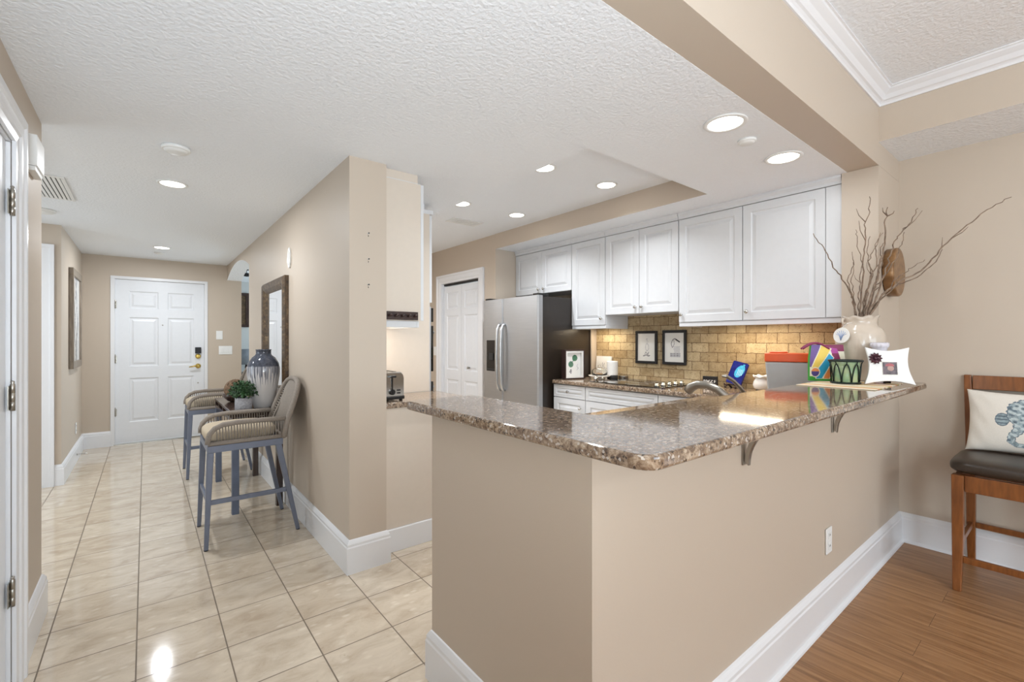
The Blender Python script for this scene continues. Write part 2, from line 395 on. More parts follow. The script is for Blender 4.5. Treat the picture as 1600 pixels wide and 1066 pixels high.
wbox('wall_side', [((-4.1, -5, 0), (-4, -4, ZH)), ((-4.1, -1.2, 0), (-4, -1.1, ZH)), ((-4.1, -4, 2.5), (-4, -1.2, ZH)), ((-4.1, -4, 0), (-4, -1.2, .2)), ((-4, -1.2, 0), (-.52, -1.1, ZH))])
mb = MB()
for x in (-.6, .66, 1.92, 3.12): mb.box((x, -5.08, .95), (x+.08, -5.0, 2.55))
mb.box((-.6, -5.08, .95), (3.2, -5.0, 1.03)); mb.box((-.6, -5.08, 2.47), (3.2, -5.0, 2.55)); struct(mb.build('window_1', 'trim'))
mb = MB()
for y in (-4, -2.65, -1.28): mb.box((-4.08, y, .2), (-4, y+.08, 2.5))
mb.box((-4.08, -4, .2), (-4, -1.2, .28)); mb.box((-4.08, -4, 2.42), (-4, -1.2, 2.5)); struct(mb.build('window_2', 'trim'))
wbox('wall_den', [((1.1, 9.7, 0), (4.1, 9.8, ZC)), ((4.0, 6.05, 0), (4.1, 9.7, ZC)), ((.98, 7.84, 0), (1.1, 9.8, ZC)), ((3.33, 5.95, 0), (4.1, 6.05, ZC))], 'den')
# baseboards
BBP = [(0, 0), (.02, 0), (.02, .150), (.0165, .157), (.0165, .170), (.011, .181), (.005, .190), (0, .193)]
SHOE = [(0, 0), (.034, 0), (.032, .010), (.026, .016), (.02, .019), (.02, .150), (.0165, .157), (.0165, .170), (.011, .181), (.005, .190), (0, .193)]
def baseboard(name, p0, p1, nrm, e0=0, e1=0, prof=BBP):
    p0 = Vector(p0); p1 = Vector(p1); d = (p1-p0).normalized(); nv = Vector(nrm); mb = MB(); n_ = len(prof)
    vs = []
    for P, e in ((p0, -e0), (p1, e1)):
        for (a, z) in prof:
            q = P+nv*a+d*(e*a/.02*.02 if False else (a if e > 0 else -a if e < 0 else 0)); vs.append((q.x, q.y, z))
    mb.add(vs, [list(range(n_))[::-1], list(range(n_, 2*n_))]+[(i, (i+1) % n_, n_+(i+1) % n_, n_+i) for i in range(n_)])
    return struct(mb.build(name, 'trim'))
# e: +1 outer corner (extends), -1 inner corner (retracts); at start sign handled below
baseboard('baseboard_peninsula', (.894, .79), (3.98, .79), (0, -1), 1, -1, SHOE)
baseboard('baseboard_peninsula_end', (.894, 1.63), (.894, .79), (-1, 0), 1, 1)
baseboard('baseboard_peninsula_return', (1.03, 1.63), (.894, 1.63), (0, 1), 0, 1)
baseboard('baseboard_right', (3.98, .79), (3.98, -5), (-1, 0), -1, 0, SHOE)
baseboard('baseboard_hall', (.92, AY0), (.92, 2.655), (-1, 0), 0, 1)
baseboard('baseboard_column', (.92, 2.655), (1.145, 2.655), (0, -1), 1, 1)
baseboard('baseboard_column_side', (1.145, 2.655), (1.145, 2.74), (1, 0), 1, 0)
baseboard('baseboard_entry', (-.61, 7.72), (-.345, 7.72), (0, -1), -1, 0)
baseboard('baseboard_entry_right', (.69, 7.72), (.92, 7.72), (0, -1), 0, 0)
baseboard('baseboard_alcove', (-.61, 5.95), (-.61, 7.72), (1, 0), 1, -1)
baseboard('baseboard_alcove_return', (-.655, 5.95), (-.61, 5.95), (0, -1), 0, 1)
baseboard('baseboard_left', (-.40, 2.668), (-.40, 3.217), (1, 0), 0, 1)
baseboard('baseboard_left_near', (-.40, -1.2), (-.40, 1.39), (1, 0), 0, 0)
baseboard('baseboard_left_return', (-.40, 3.217), (-2.5, 3.217), (0, 1), 1, 0)
baseboard('baseboard_pantry', (3.213, 5.93), (3.213, 5.70), (-1, 0), 0, 0)
# crown moulding
CR = [(0, 0), (.008, 0), (.012, .012), (.02, .02), (.03, .024), (.045, .046), (.062, .058), (.07, .064), (.074, .072), (.082, .074), (.082, .08), (0, .08)]
def crown(name, p0, p1, nrm, e0, e1):
    p0 = Vector(p0); p1 = Vector(p1); d = (p1-p0).normalized(); nv = Vector(nrm); mb = MB(); n_ = len(CR); vs = []
    for P, e in ((p0, -e0), (p1, e1)):
        for (a, z) in CR: q = P+nv*a+d*a*e; vs.append((q.x, q.y, ZH-.0805+z))
    mb.add(vs, [list(range(n_))[::-1], list(range(n_, 2*n_))]+[(i, (i+1) % n_, n_+(i+1) % n_, n_+i) for i in range(n_)])
    return struct(mb.build(name, 'trim'))
crown('trim_1', (-.40, .79), (3.49, .79), (0, -1), 0, -1)
crown('trim_2', (3.49, .79), (3.49, -5), (-1, 0), -1, 0)
# casings
def casing(mb, y0, y1, ztop, w, T=None):       # local: opening x in [y0,y1], front faces -y at y=0 (wall plane)
    def strip(a, b, horiz):
        pr = [(0, 0), (.0, .014), (.25, .018), (.3, .026), (.72, .026), (.8, .032), (1, .032), (1, 0)]
        return pr
    for side in (0, 1):
        xo = y0 if side == 0 else y1; sg = -1 if side == 0 else 1
        pr = [(0, .002), (0, .014), (.22, .018), (.3, .024), (.7, .024), (.78, .031), (1, .031), (1, .002)]
        n_ = len(pr)
        vs = [(xo+sg*u*w, -d, 0) for u, d in pr]+[(xo+sg*u*w, -d, ztop+u*w) for u, d in pr]
        mb.add(vs, [list(range(n_)), list(range(n_, 2*n_))]+[(i, (i+1) % n_, n_+(i+1) % n_, n_+i) for i in range(n_)], 0, False, T)
    pr = [(0, .002), (0, .014), (.22, .018), (.3, .024), (.7, .024), (.78, .031), (1, .031), (1, .002)]; n_ = len(pr)
    vs = [(y0-u*w, -d, ztop+u*w) for u, d in pr]+[(y1+u*w, -d, ztop+u*w) for u, d in pr]
    mb.add(vs, [list(range(n_)), list(range(n_, 2*n_))]+[(i, (i+1) % n_, n_+(i+1) % n_, n_+i) for i in range(n_)], 0, False, T)
    return mb
def hinge(parent, loc, rz=0, mat='nickel'):
    mb = MB(); mb.lathe([(.0075, -.05), (.0075, -.018), (.0065, -.017), (.0065, -.016), (.0075, -.015), (.0075, .015), (.0065, .016), (.0075, .017), (.0075, .05), (.004, .055), (.007, .06), (.003, .064)], 12)
    mb.box((-.03, .006, -.045), (-.004, .009, .045)); mb.box((.004, .004, -.045), (.016, .009, .045))
    o = mb.build('hinge', mat, parent); o.location = loc; o.rotation_euler = (0, 0, rz); return o

# --- entry door (front faces -y)
D1 = bpy.data.objects.new('door_1', None); COL.objects.link(D1); D1.location = (-.30, 7.735, 0); struct(D1)
mb = MB(); w, h = .945, 2.105
panel_slab(mb, w, h, .045, [(.135, .26, .44, .83), (.135, .98, .44, 1.62), (.135, 1.73, .44, 1.96), (.535, .26, .83, .83), (.535, .98, .83, 1.62), (.535, 1.73, .83, 1.96)], DOORPROF, 0, .022)
mb.build('slab', 'door', D1)
mb = MB(); mb.box((-.015, -.016, 0), (-.002, .06, 2.1285)); mb.box((w+.002, -.016, 0), (w+.015, .06, 2.1285)); mb.box((-.015, -.016, 2.129), (w+.015, .06, 2.14)); mb.box((-.045, -.028, 0), (-.006, -.0165, 2.1295)); mb.box((w+.006, -.028, 0), (w+.04, -.0165, 2.1295)); mb.box((-.045, -.028, 2.13), (w+.04, -.0165, 2.165)); mb.build('door_frame', 'trim', D1)
mb = MB(); mb.box((-.015, -.03, 0), (w+.015, .06, .015)); mb.build('threshold', 'nickel', D1)
for z in (.42, 1.1, 1.8): hinge(D1, (0, -.012, z))
mb = MB(); mb.box((w-.105, -.028, 1.16), (w-.035, -.001, 1.245)); mb.build('deadbolt_keypad', 'matte_black', D1, .004)
T_ = Matrix.Translation((w-.07, 0, 1.12)) @ Matrix.Rotation(PI/2, 4, 'X')
mb = MB(); mb.lathe([(.032, 0), (.034, .01), (.026, .02), (.02, .022)], 24, 0, T_); mb.box((w-.078, -.036, 1.105), (w-.062, -.02, 1.135)); mb.build('deadbolt_plate', 'brass', D1)
T_ = Matrix.Translation((w-.07, 0, .985)) @ Matrix.Rotation(PI/2, 4, 'X')
mb = MB(); mb.lathe([(.033, 0), (.033, .008), (.02, .014), (.011, .02), (.011, .05)], 24, 0, T_)
mb.tube([(w-.07, -.048, .985), (w-.10, -.052, .99), (w-.14, -.05, .98), (w-.175, -.045, .975)], [.012, .010, .009, .007], 10); mb.build('door_handle', 'brass', D1)
mb = MB(); mb.lathe([(.008, 0), (.008, .006), (.004, .008)], 14, 0, Matrix.Translation((w/2+.01, 0, 1.545)) @ Matrix.Rotation(PI/2, 4, 'X')); mb.build('peephole', 'nickel', D1)
mb = MB(); mb.lathe([(.008, 0), (.008, .006), (.004, .008)], 14, 0, Matrix.Translation((w-.07, 0, .75)) @ Matrix.Rotation(PI/2, 4, 'X')); mb.build('security_stud', 'nickel', D1)
# --- near left door (front faces +x): local -y -> +x => rot +90 ; local x -> +y
D2 = bpy.data.objects.new('door_2', None); COL.objects.link(D2); D2.location = (-.40, 1.53, 0); D2.rotation_euler = (0, 0, PI/2); struct(D2)
mb = MB(); panel_slab(mb, .995, 2.09, .04, [(.13, .24, .45, .84), (.13, .98, .45, 1.62), (.13, 1.73, .45, 1.97), (.55, .24, .87, .84), (.55, .98, .87, 1.62), (.55, 1.73, .87, 1.97)], DOORPROF, .018, .01, 0, Matrix.Translation((0, .012, 0))); mb.build('slab', 'door', D2)
mb = MB(); casing(mb, .0, 1.03, 2.11, .108); mb.box((-.015, 0, 0), (.004, .1, 2.1)); mb.box((1.017, 0, 0), (1.03, .1, 2.1)); mb.box((0, 0, 2.103), (1.03, .1, 2.118)); mb.build('door_frame', 'trim', D2)
for z in (.387, 1.13, 1.871): hinge(D2, (1.016, -.006, z))
T_ = Matrix.Translation((.09, .012, .98)) @ Matrix.Rotation(PI/2, 4, 'X'); mb = MB(); mb.lathe([(.03, 0), (.03, .008), (.012, .012), (.012, .04), (.026, .05), (.026, .07), (.012, .078)], 20, 0, T_); mb.build('door_knob', 'nickel', D2)
# --- pantry bifold (front faces -x): rot -90, local x -> -y
D3 = bpy.data.objects.new('door_3', None); COL.objects.link(D3); D3.location = (3.213, 5.55, 0); D3.rotation_euler = (0, 0, -PI/2); struct(D3)
mb = MB(); casing(mb, -.02, .88, 2.115, .115); mb.box((-.035, 0, 0), (-.02, .1, 2.115)); mb.box((.88, 0, 0), (.895, .1, 2.115)); mb.box((-.035, 0, 2.115), (.895, .1, 2.128)); mb.build('door_frame', 'trim', D3)
mb = MB(); mb.box((-.02, .03, 2.09), (.88, .07, 2.113)); mb.build('track', 'slot', D3)
for k in range(2):
    mb = MB(); panel_slab(mb, .438, 2.06, .035, [(.07, .18, .368, .80), (.07, .93, .368, 1.66), (.07, 1.75, .368, 1.98)], DOORPROF, -.014+k*.443, .015, 0, Matrix.Translation((0, .03, 0))); lf = mb.build('leaf', 'door', D3)
    if k: mb = MB(); mb.lathe([(.012, 0), (.008, .012), (.016, .022), (.016, .03), (.006, .036)], 16, 0, Matrix.Translation((.62, .03, .99)) @ Matrix.Rotation(PI/2, 4, 'X')); mb.build('door_knob', 'nickel', lf)
# --- alcove door
D4 = bpy.data.objects.new('door_4', None); COL.objects.link(D4); D4.location = (-1.63, 5.95, 0); struct(D4)
mb = MB(); casing(mb, 0, .86, 2.11, .115); mb.box((-.015, 0, 0), (.0, .1, 2.12)); mb.box((.845, 0, 0), (.86, .1, 2.12)); mb.box((0, 0, 2.11), (.86, .1, 2.128)); mb.build('door_frame', 'trim', D4)
mb = MB(); panel_slab(mb, .835, 2.09, .04, [(.12, .24, .38, .84), (.12, .98, .38, 1.62), (.12, 1.73, .38, 1.97), (.46, .24, .72, .84), (.46, .98, .72, 1.62), (.46, 1.73, .72, 1.97)], DOORPROF, .005, .01, 0, Matrix.Translation((0, .03, 0))); mb.build('slab', 'door', D4)

# ================================================================== KITCHEN
# raised bar top
t = thing('bar_top', 'large L-shaped polished granite bar top on the beige half wall', 'countertop', (.83, .575, 1.065))
poly = [(0, 0), (2.72, 0), (2.72, .213), (2.655, .213), (2.655, .445), (.335, .445), (.335, 1.17), (0, 1.17)]
pl = rounded(poly, [.055, .03, 0, 0, 0, .03, .02, .03])
mb = MB(); mb.prism(pl, 0, .035); mb.build('granite_slab', 'granite', t, .009, 3, angle=50)
def bracket(x, label):
    t = thing('support_bracket', label, 'bracket', (x, .7895, 1.0645), 0, 'brackets under the bar top')
    mb = MB(); mb.box((-.014, -.006, -.175), (.014, -.001, -.001)); mb.build('wall_plate', 'nickel', t, .002)
    mb = MB(); mb.box((-.014, -.15, -.0075), (.014, -.006, -.0015)); mb.build('top_plate', 'nickel', t, .002)
    mb = MB(); pts = []
    for k in range(11):
        u = k/10; a = u*PI/2; pts.append((-.135+.125*math.sin(a), -.16+.152*math.cos(a)))
    inner = [(y-.012 if i < 99 else y, z-.014) for i, (y, z) in enumerate(pts)]
    mb.prism([(y, z) for y, z in pts]+[(y, z) for y, z in inner[::-1]], -.011, .011, axis='x'); mb.build('curved_brace', 'nickel', t, .002)
    return t
bracket(1.723, 'nickel bracket under the bar top nearest its rounded front corner')
bracket(2.671, 'nickel bracket under the bar top above the wall outlet')
# lower counter
ZL = .95; ZB = 1.10
t = thing('kitchen_countertop', 'lower granite countertop wrapping the kitchen under the cooktop', 'countertop', (0, 0, .915))
pl = rounded([(1.031, .931), (3.49, .931), (3.49, .981), (3.874, .981), (3.874, 3.352), (3.19, 3.352), (3.19, 1.70), (1.62, 1.70), (1.62, 1.63), (1.031, 1.63)], [0, 0, 0, 0, 0, .012, .03, .02, 0, 0])
mb = MB(); mb.prism(pl, 0, .035); mb.build('granite_slab', 'granite', t, .007, 3, angle=50)
def RX(x): return Matrix.Translation((x, 0, 0))
def knob(parent, x, z, y=0, mat='chrome'):
    mb = MB(); mb.lathe([(.005, 0), (.005, .012), (.013, .018), (.0155, .024), (.012, .030), (.004, .032)], 16, 0, Matrix.Translation((x, y, z)) @ Matrix.Rotation(PI/2, 4, 'X')); return mb.build('knob', mat, parent)
def cab_front(name, parent, x, z, w, h, kn=None, stile=.058, y=-.02):
    mb = MB(); panel_slab(mb, w, h, .019, [(stile, stile, w-stile, h-stile)], CABPROF, x, z, 0, Matrix.Translation((0, y, 0)))
    o = mb.build(name, 'cab', parent, .002, 1)
    for k in (kn or []): knob(o, k[0], k[1], y)
    return o
# upper cabinets: local frame x right (-Y world), front at local y=0 -> world X=3.53 carcass, doors 2cm proud
XU = 3.535; DEP = 3.872-XU
def upper(label, yhi, ylo, zb, zt, doors, rail=True, extra=None):
    t = thing('wall_cabinet', label, 'cabinet', (XU, yhi, zb), -PI/2, 'white wall cabinets')
    W_ = yhi-ylo; H_ = zt-zb
    mb = MB(); mb.box((.0005, 0, 0), (W_-.0005, DEP, H_)); mb.build('cabinet_body', 'cab', t)
    for d in doors: cab_front('door', t, *d)
    mb = MB(); mb.box((.001, -.028, H_), (W_-.001, .06, ZC-zb-.0005)); mb.prism([(-.028, H_+.02), (-.04, H_+.04), (-.04, ZC-zb-.0005), (-.028, ZC-zb-.0005)], .001, W_-.001, axis='x'); mb.build('top_fascia', 'cab', t)
    if rail: mb = MB(); mb.box((.0, -.012, -.035), (W_, .006, 0)); mb.box((.0, .006, -.035), (.014, DEP, 0)); mb.box((W_-.014, .006, -.035), (W_, DEP, 0)); mb.build('light_rail', 'cab', t, .003)
    return t
upper('short double-door white wall cabinet above the refrigerator', 4.325, 3.392, 1.875, 2.36, [(.003, .003, .462, .478, [(.425, .05)]), (.468, .003, .462, .478, [(.51, .05)])], False)
upper('tall narrow single-door white wall cabinet right of the refrigerator', 3.390, 2.938, 1.495, 2.36, [(.003, .003, .446, .858, [(.41, .065)])])
upper('double-door white wall cabinet above the cooktop and two framed prints', 2.936, 2.148, 1.59, 2.36, [(.003, .003, .389, .763, [(.358, .06)]), (.396, .003, .389, .763, [(.427, .06)])], False)
tc = upper('wide double-door white wall cabinet nearest the beige column', 2.146, .984, 1.495, 2.36, [(.003, .003, .524, .858, [(.03, .065)]), (.533, .003, .535, .858, [(.565, .065)])])
mb = MB(); mb.box((1.072, -.02, .003), (1.16, -.001, .861)); mb.build('filler_strip', 'cab', tc)
# under cabinet lights
def strip(loc, L, label, power, vis=True):
    t = thing('under_cabinet_light', label, 'light', loc, -PI/2, 'under-cabinet strip lights')
    mb = MB(); mb.box((0, 0, 0), (L, .07, .022)); mb.build('housing', 'white', t, .002)
    mb = MB(); mb.box((.01, .006, -.004), (L-.01, .064, -.0005)); mb.build('lens', 'striplight', t)
    area('strip_light', (loc[0]+.035, loc[1]-L/2, loc[2]-.012), (0, 0, 0), .05, L-.04, power, (1, .84, .62))
strip((3.60, 1.86, 1.4725), .50, 'lit strip light under the wide wall cabinet over the bar', 1.6)
strip((3.66, 3.30, 1.4725), .30, 'lit strip light under the tall narrow wall cabinet', 1.0)
# base cabinets along the cooktop wall
XB = 3.232
def base_cab(label, y1, y0, fronts):
    t = thing('base_cabinet', label, 'cabinet', (XB, y1, 0), -PI/2, 'white base cabinets under the cooktop counter'); W_ = y1-y0
    mb = MB(); mb.box((.0005, 0, .1), (W_-.0005, .63, .9145)); mb.box((.0005, .06, 0), (W_-.0005, .63, .1)); mb.build('cabinet_body', 'cab', t)
    for nm, x, z, w, h, kn, st in fronts: cab_front(nm, t, x, z, w, h, kn, st)
    return t
base_cab('white base cabinet with one drawer beside the refrigerator', 3.347, 2.922, [('drawer', .003, .785, .418, .12, [(.21, .845)], .03), ('door', .003, .11, .418, .668, [(.37, .70)], .055)])
base_cab('white base cabinet with wide false drawer under the cooktop', 2.920, 2.145, [('false_drawer_front', .003, .785, .769, .12, None, .03), ('door', .003, .11, .383, .668, [(.35, .70)], .055), ('door', .389, .11, .383, .668, [(.42, .70)], .055)])
base_cab('white corner base cabinet right of the cooktop', 2.143, 1.72, [('drawer', .003, .785, .418, .12, None, .03), ('door', .003, .11, .418, .668, [(.05, .70)], .055)])
t = thing('base_cabinet', 'white sink base cabinet behind the raised bar', 'cabinet', (3.18, 1.66, 0), PI, 'white base cabinets under the cooktop counter')
mb = MB(); mb.box((0, 0, .1), (2.14, .05, .9145)); mb.box((0, .05, .1), (2.14, .725, .13)); mb.box((0, .06, 0), (2.14, .725, .1)); mb.build('cabinet_body', 'cab', t)
for x in (.02, .55, 1.08, 1.61): cab_front('door', t, x, .11, .50, .79, [(.06+x, .8)])
# sink + faucet
t = thing('kitchen_faucet', 'satin nickel arched faucet behind the raised bar', 'faucet', (2.25, 1.075, ZL))
mb = MB(); mb.lathe([(.032, 0), (.032, .01), (.026, .02), (.024, .06), (.022, .085)], 20); mb.build('base', 'nickel', t)
mb = MB(); mb.tube([(0, 0, .07), (-.003, .035, .115), (-.008, .08, .15), (-.013, .13, .168), (-.017, .18, .168), (-.02, .215, .15), (-.022, .235, .128)], [.02, .02, .019, .019, .021, .025, .023], 14); mb.build('spout', 'nickel', t)
mb = MB(); mb.tube([(.16, .0, .09), (.142, .012, .12), (.11, .025, .16), (.07, .04, .195), (.03, .055, .217), (.005, .06, .218)], [.011, .011, .010, .009, .009, .006], 10); mb.lathe([(.022, 0), (.024, .05), (.02, .085), (.012, .1)], 16, 0, None, (.163, -.002)); mb.build('lever_handle', 'nickel', t)
t = thing('cooktop', 'black glass cooktop with silver trim and five chrome knobs', 'cooktop', (3.25, 2.935, ZL), -PI/2)
mb = MB(); mb.prism(rounded([(0, .0), (.79, 0), (.79, .55), (0, .55)], .012), .0003, .006); mb.build('trim_frame', 'chrome', t)
mb = MB(); mb.prism(rounded([(.012, .02), (.778, .02), (.778, .54), (.012, .54)], .008), .0061, .010); mb.build('glass_top', 'blackglass', t)
for cx_, cy_, r in ((.17, .15, .08), (.17, .40, .10), (.45, .15, .10), (.45, .40, .08)):
    mb = MB(); mb.lathe([(r, .0101), (r, .0106), (r-.003, .0106), (r-.003, .0101)], 40, cap=False, c=(cx_, cy_)); mb.build('burner_ring', 'steel', t)
for k in range(5):
    mb = MB(); mb.lathe([(.021, .0101), (.021, .018), (.017, .02), (.015, .036), (.012, .038)], 20, 0, None, (.70, .08+k*.095)); mb.box((.697, .065+k*.095, .037), (.703, .095+k*.095, .042)); mb.build('knob', 'chrome', t)
# refrigerator
t = thing('refrigerator', 'stainless side-by-side refrigerator with black side and ice dispenser', 'refrigerator', (3.10, 4.322, 0), -PI/2)
mb = MB(); mb.box((.01, 0, .03), (.93, .745, 1.785)); mb.box((.02, .03, 0), (.92, .7, .03)); mb.build('cabinet_body', 'fridgeside', t, .004)
FH = 1.795
def fdoor(name, x0, x1):
    mb = MB(); pr = [(x0, -.006)]+[(x0+(x1-x0)*k/10, -.062-.012*math.sin(PI*k/10)) for k in range(11)]+[(x1, -.006)]
    pr = [(x0, -.006), (x0, -.055), (x0+.012, -.066)]+[(x0+.012+(x1-x0-.024)*k/8, -.068-.005*math.sin(PI*k/8)) for k in range(9)]+[(x1-.012, -.066), (x1, -.055), (x1, -.006)]
    mb.prism(pr, .06, FH); return mb.build(name, 'steel', t)
fd = fdoor('freezer_door', .0, .362); fr = fdoor('fridge_door', .368, .94)
mb = MB(); mb.box((.005, -.04, .0), (.935, -.003, .055)); mb.build('toe_grille', 'black', t)
def handle(parent, x):
    mb = MB(); pts = [(x, -.068, .80), (x, -.10, .82), (x, -.118, .87), (x, -.126, .98), (x, -.13, 1.16), (x, -.126, 1.34), (x, -.118, 1.45), (x, -.10, 1.50), (x, -.068, 1.52)]
    mb.tube(pts, [.015, .015, .015, .0145, .014, .0145, .015, .015, .015], 12); mb.build('handle', 'pull', parent)
handle(fd, .328); handle(fr, .402)
mb = MB(); mb.box((.075, -.0765, 1.0), (.268, -.060, 1.345)); mb.build('ice_dispenser', 'black', fd, .004)
mb = MB(); mb.box((.09, -.079, 1.25), (.253, -.0766, 1.33)); mb.build('control_panel', 'blackglass', fd)
mb = MB(); mb.box((.135, -.088, 1.12), (.21, -.0766, 1.2)); mb.build('dispenser_paddle', 'slot', fd, .003)
mb = MB(); mb.box((.09, -.0785, 1.012), (.253, -.0766, 1.03)); mb.build('drip_tray', 'slot', fd, .002)
mb = MB(); mb.box((.84, -.05, FH), (.925, .09, FH+.022)); mb.build('hinge_cover', 'black', t, .004)
mb = MB(); mb.box((.015, -.05, FH), (.10, .09, FH+.022)); mb.build('hinge_cover', 'black', t, .004)
wbox('trim_3', [((3.80, 3.362, .951), (3.894, 3.380, 1.874))], 'wall')
# hall-side cabinets (front faces +x): local frame rot +90: x->+Y, -y->+x
t = thing('wall_cabinet', 'white wall cabinet above the toaster with a dark hook rail on its side', 'cabinet', (1.40, 2.70, 1.47), PI/2, 'white wall cabinets')
mb = MB(); mb.box((0, 0, 0), (.499, .254, .89)); mb.build('cabinet_body', 'cab', t, .002)
cab_front('door', t, .003, .003, .493, .884, [(.45, .06)])
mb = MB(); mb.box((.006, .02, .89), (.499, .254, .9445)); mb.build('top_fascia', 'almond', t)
mb = MB(); mb.box((.002, .012, -.042), (.499, .03, -.0005)); mb.box((.002, .03, -.042), (.02, .254, -.0005)); mb.build('light_rail', 'cab', t, .003)
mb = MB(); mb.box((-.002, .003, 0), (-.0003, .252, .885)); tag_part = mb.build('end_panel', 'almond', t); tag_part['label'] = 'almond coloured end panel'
t = thing('hook_rail', 'narrow dark wooden hook rail on the side of the wall cabinet', 'hook rail', (1.15, 2.6975, 1.475))
n = N('dark_espresso_wood'); f = n.noise(n.pos(scale=(3, 40, 40), obj=True), 3, 4); n.set(n.ramp(f, [(.3, srgb(38, 24, 22)), (.7, srgb(66, 44, 38))]), .35); M['espresso'] = n.m
mb = MB(); mb.box((0, -.016, 0), (.222, 0, .052)); mb.build('board', 'espresso', t, .003)
for k in range(5):
    mb = MB(); mb.lathe([(.004, 0), (.004, .012), (.011, .02), (.009, .026), (.002, .028)], 12, 0, Matrix.Translation((.025+k*.043, -.016, .027)) @ Matrix.Rotation(PI/2, 4, 'X')); mb.build('hook', 'espresso', t)
t = thing('base_cabinet', 'white base cabinet with plain end panel below the toaster', 'cabinet', (1.75, 2.762, 0), PI/2)
mb = MB(); mb.box((0, 0, 0), (.436, .604, .9145)); mb.build('cabinet_body', 'cab', t)
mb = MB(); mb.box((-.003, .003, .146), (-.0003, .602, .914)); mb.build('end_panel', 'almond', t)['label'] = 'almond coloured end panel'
cab_front('drawer', t, .003, .785, .43, .12, [(.21, .845)], .03); cab_front('door', t, .003, .11, .43, .668, [(.05, .70)])
mb = MB(); mb.box((-.018, -.004, 0), (-.0005, .604, .145)); mb.build('toe_board', 'trim', t, .004)
t = thing('toaster_countertop', 'small granite countertop under the toaster behind the hall column', 'countertop', (1.146, 2.735, .915))
mb = MB(); mb.box((0, 0, 0), (.64, .463, .035)); mb.build('granite_slab', 'granite', t, .007, 3)
t = thing('oven_cabinet', 'tall white oven cabinet behind the toaster counter', 'cabinet', (1.735, 3.20, 0), PI/2)
mb = MB(); mb.box((0, 0, .1), (.78, .588, 2.33)); mb.box((0, .06, 0), (.78, .588, .1)); mb.box((.0, -.03, 2.33), (.78, .588, 2.36)); mb.box((.03, .03, 2.36), (.78, .588, 2.4145)); mb.build('cabinet_body', 'cab', t)
cab_front('door', t, .003, 1.64, .384, .68, [(.36, 1.70)]); cab_front('door', t, .393, 1.64, .384, .68, [(.42, 1.70)]); cab_front('drawer', t, .003, .12, .774, .5, [(.39, .5)])
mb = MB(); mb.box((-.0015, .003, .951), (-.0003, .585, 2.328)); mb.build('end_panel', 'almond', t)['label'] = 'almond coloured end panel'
t = thing('double_oven', 'black double wall oven set in the tall white cabinet', 'oven', (1.735, 3.22, .66), PI/2)
mb = MB(); mb.box((0, -.022, 0), (.74, -.0005, .95)); mb.build('oven_frame', 'steel', t)
for nm, z0, z1 in (('control_panel', .83, .94), ('oven_door', .44, .80), ('oven_door', .02, .36)):
    mb = MB(); mb.box((.004, -.046, z0), (.736, -.0225, z1)); o = mb.build(nm, 'blackglass', t, .003)
    if nm == 'oven_door':
        mb = MB(); mb.tube([(.08, -.046, z1-.05), (.08, -.085, z1-.05), (.66, -.085, z1-.05), (.66, -.046, z1-.05)], .011, 10); mb.build('handle', 'steel', o)
# toaster
t = thing('toaster', 'shiny chrome toaster with black base beside the hall column', 'toaster', (1.245, 2.80, ZL))
mb = MB(); pr = [(-.085, .03), (-.085, .15), (-.078, .175), (-.062, .19), (.062, .19), (.078, .175), (.085, .15), (.085, .03)]
mb.prism(pr, 0, .27, axis='y', sm=False); mb.build('shell', 'chrome', t, .006, 3, angle=25)
mb = MB(); mb.box((-.088, -.003, .012), (.088, .274, .034)); mb.build('base', 'black', t, .004)
for x, y in ((-.07, .02), (.07, .02), (-.07, .25), (.07, .25)): mb = MB(); mb.lathe([(.011, 0), (.012, .012)], 12, 0, None, (x, y)); mb.build('foot', 'black', t)
mb = MB(); mb.box((-.006, -.003, .075), (.006, .002, .165)); mb.build('lever_slot', 'black', t)
mb = MB(); mb.box((-.022, -.022, .155), (.022, -.003, .168)); mb.build('lever', 'black', t, .003)
mb = MB(); mb.lathe([(.019, 0), (.019, .012), (.014, .016)], 20, 0, Matrix.Translation((0, 0, .062)) @ Matrix.Rotation(PI/2, 4, 'X')); mb.box((-.002, -.019, .045), (.002, -.014, .079)); mb.build('browning_dial', 'black', t)
for z in (.054, .072): mb = MB(); mb.box((.034, -.005, z-.005), (.058, 0, z+.005)); mb.build('button', 'black', t, .002)
for x in (-.03, .03): mb = MB(); mb.box((x-.013, .03, .188), (x+.013, .24, .1915)); mb.build('bread_slot', 'slot', t)

# ------------------------------------------------------------------ counter items
M['paper'] = plain('white_paper', (232, 231, 228), .6, var=.01)
M['ink'] = plain('grey_ink', (146, 144, 148), .7, var=.2, scale=60)
M['paleink'] = plain('pale_ink', (188, 188, 192), .7, var=.05)
M['leaf'] = plain('leaf_green_print', (34, 104, 70), .6, var=.35, scale=90)
def picture(name, label, loc, rz, w, h, fr, depth, fmat, paint_fn, mats, tilt=0, group=None, mat_w=0, cat='picture'):
    """ upright frame, front faces local -y, centred in x, base at z=0 """
    t = thing(name, label, cat, loc, rz, group); t.rotation_euler = (tilt, 0, rz)
    mb = MB()
    for a, b in (((-w/2, -depth, 0), (w/2, 0, fr)), ((-w/2, -depth, h-fr), (w/2, 0, h)), ((-w/2, -depth, fr), (-w/2+fr, 0, h-fr)), ((w/2-fr, -depth, fr), (w/2, 0, h-fr))): mb.box(a, b)
    mb.build('frame', fmat, t, min(.004, fr*.2))
    iw, ih = w-2*fr, h-2*fr
    mb = MB(); d = depth*.55
    mb.grid(64, int(64*ih/iw), lambda u, v: (-iw/2+u*iw, -d, fr+v*ih), paint_fn, False)
    mb.box((-iw/2, -d+.001, fr), (iw/2, -.001, h-fr)); mb.build('print', mats, t)
    return t
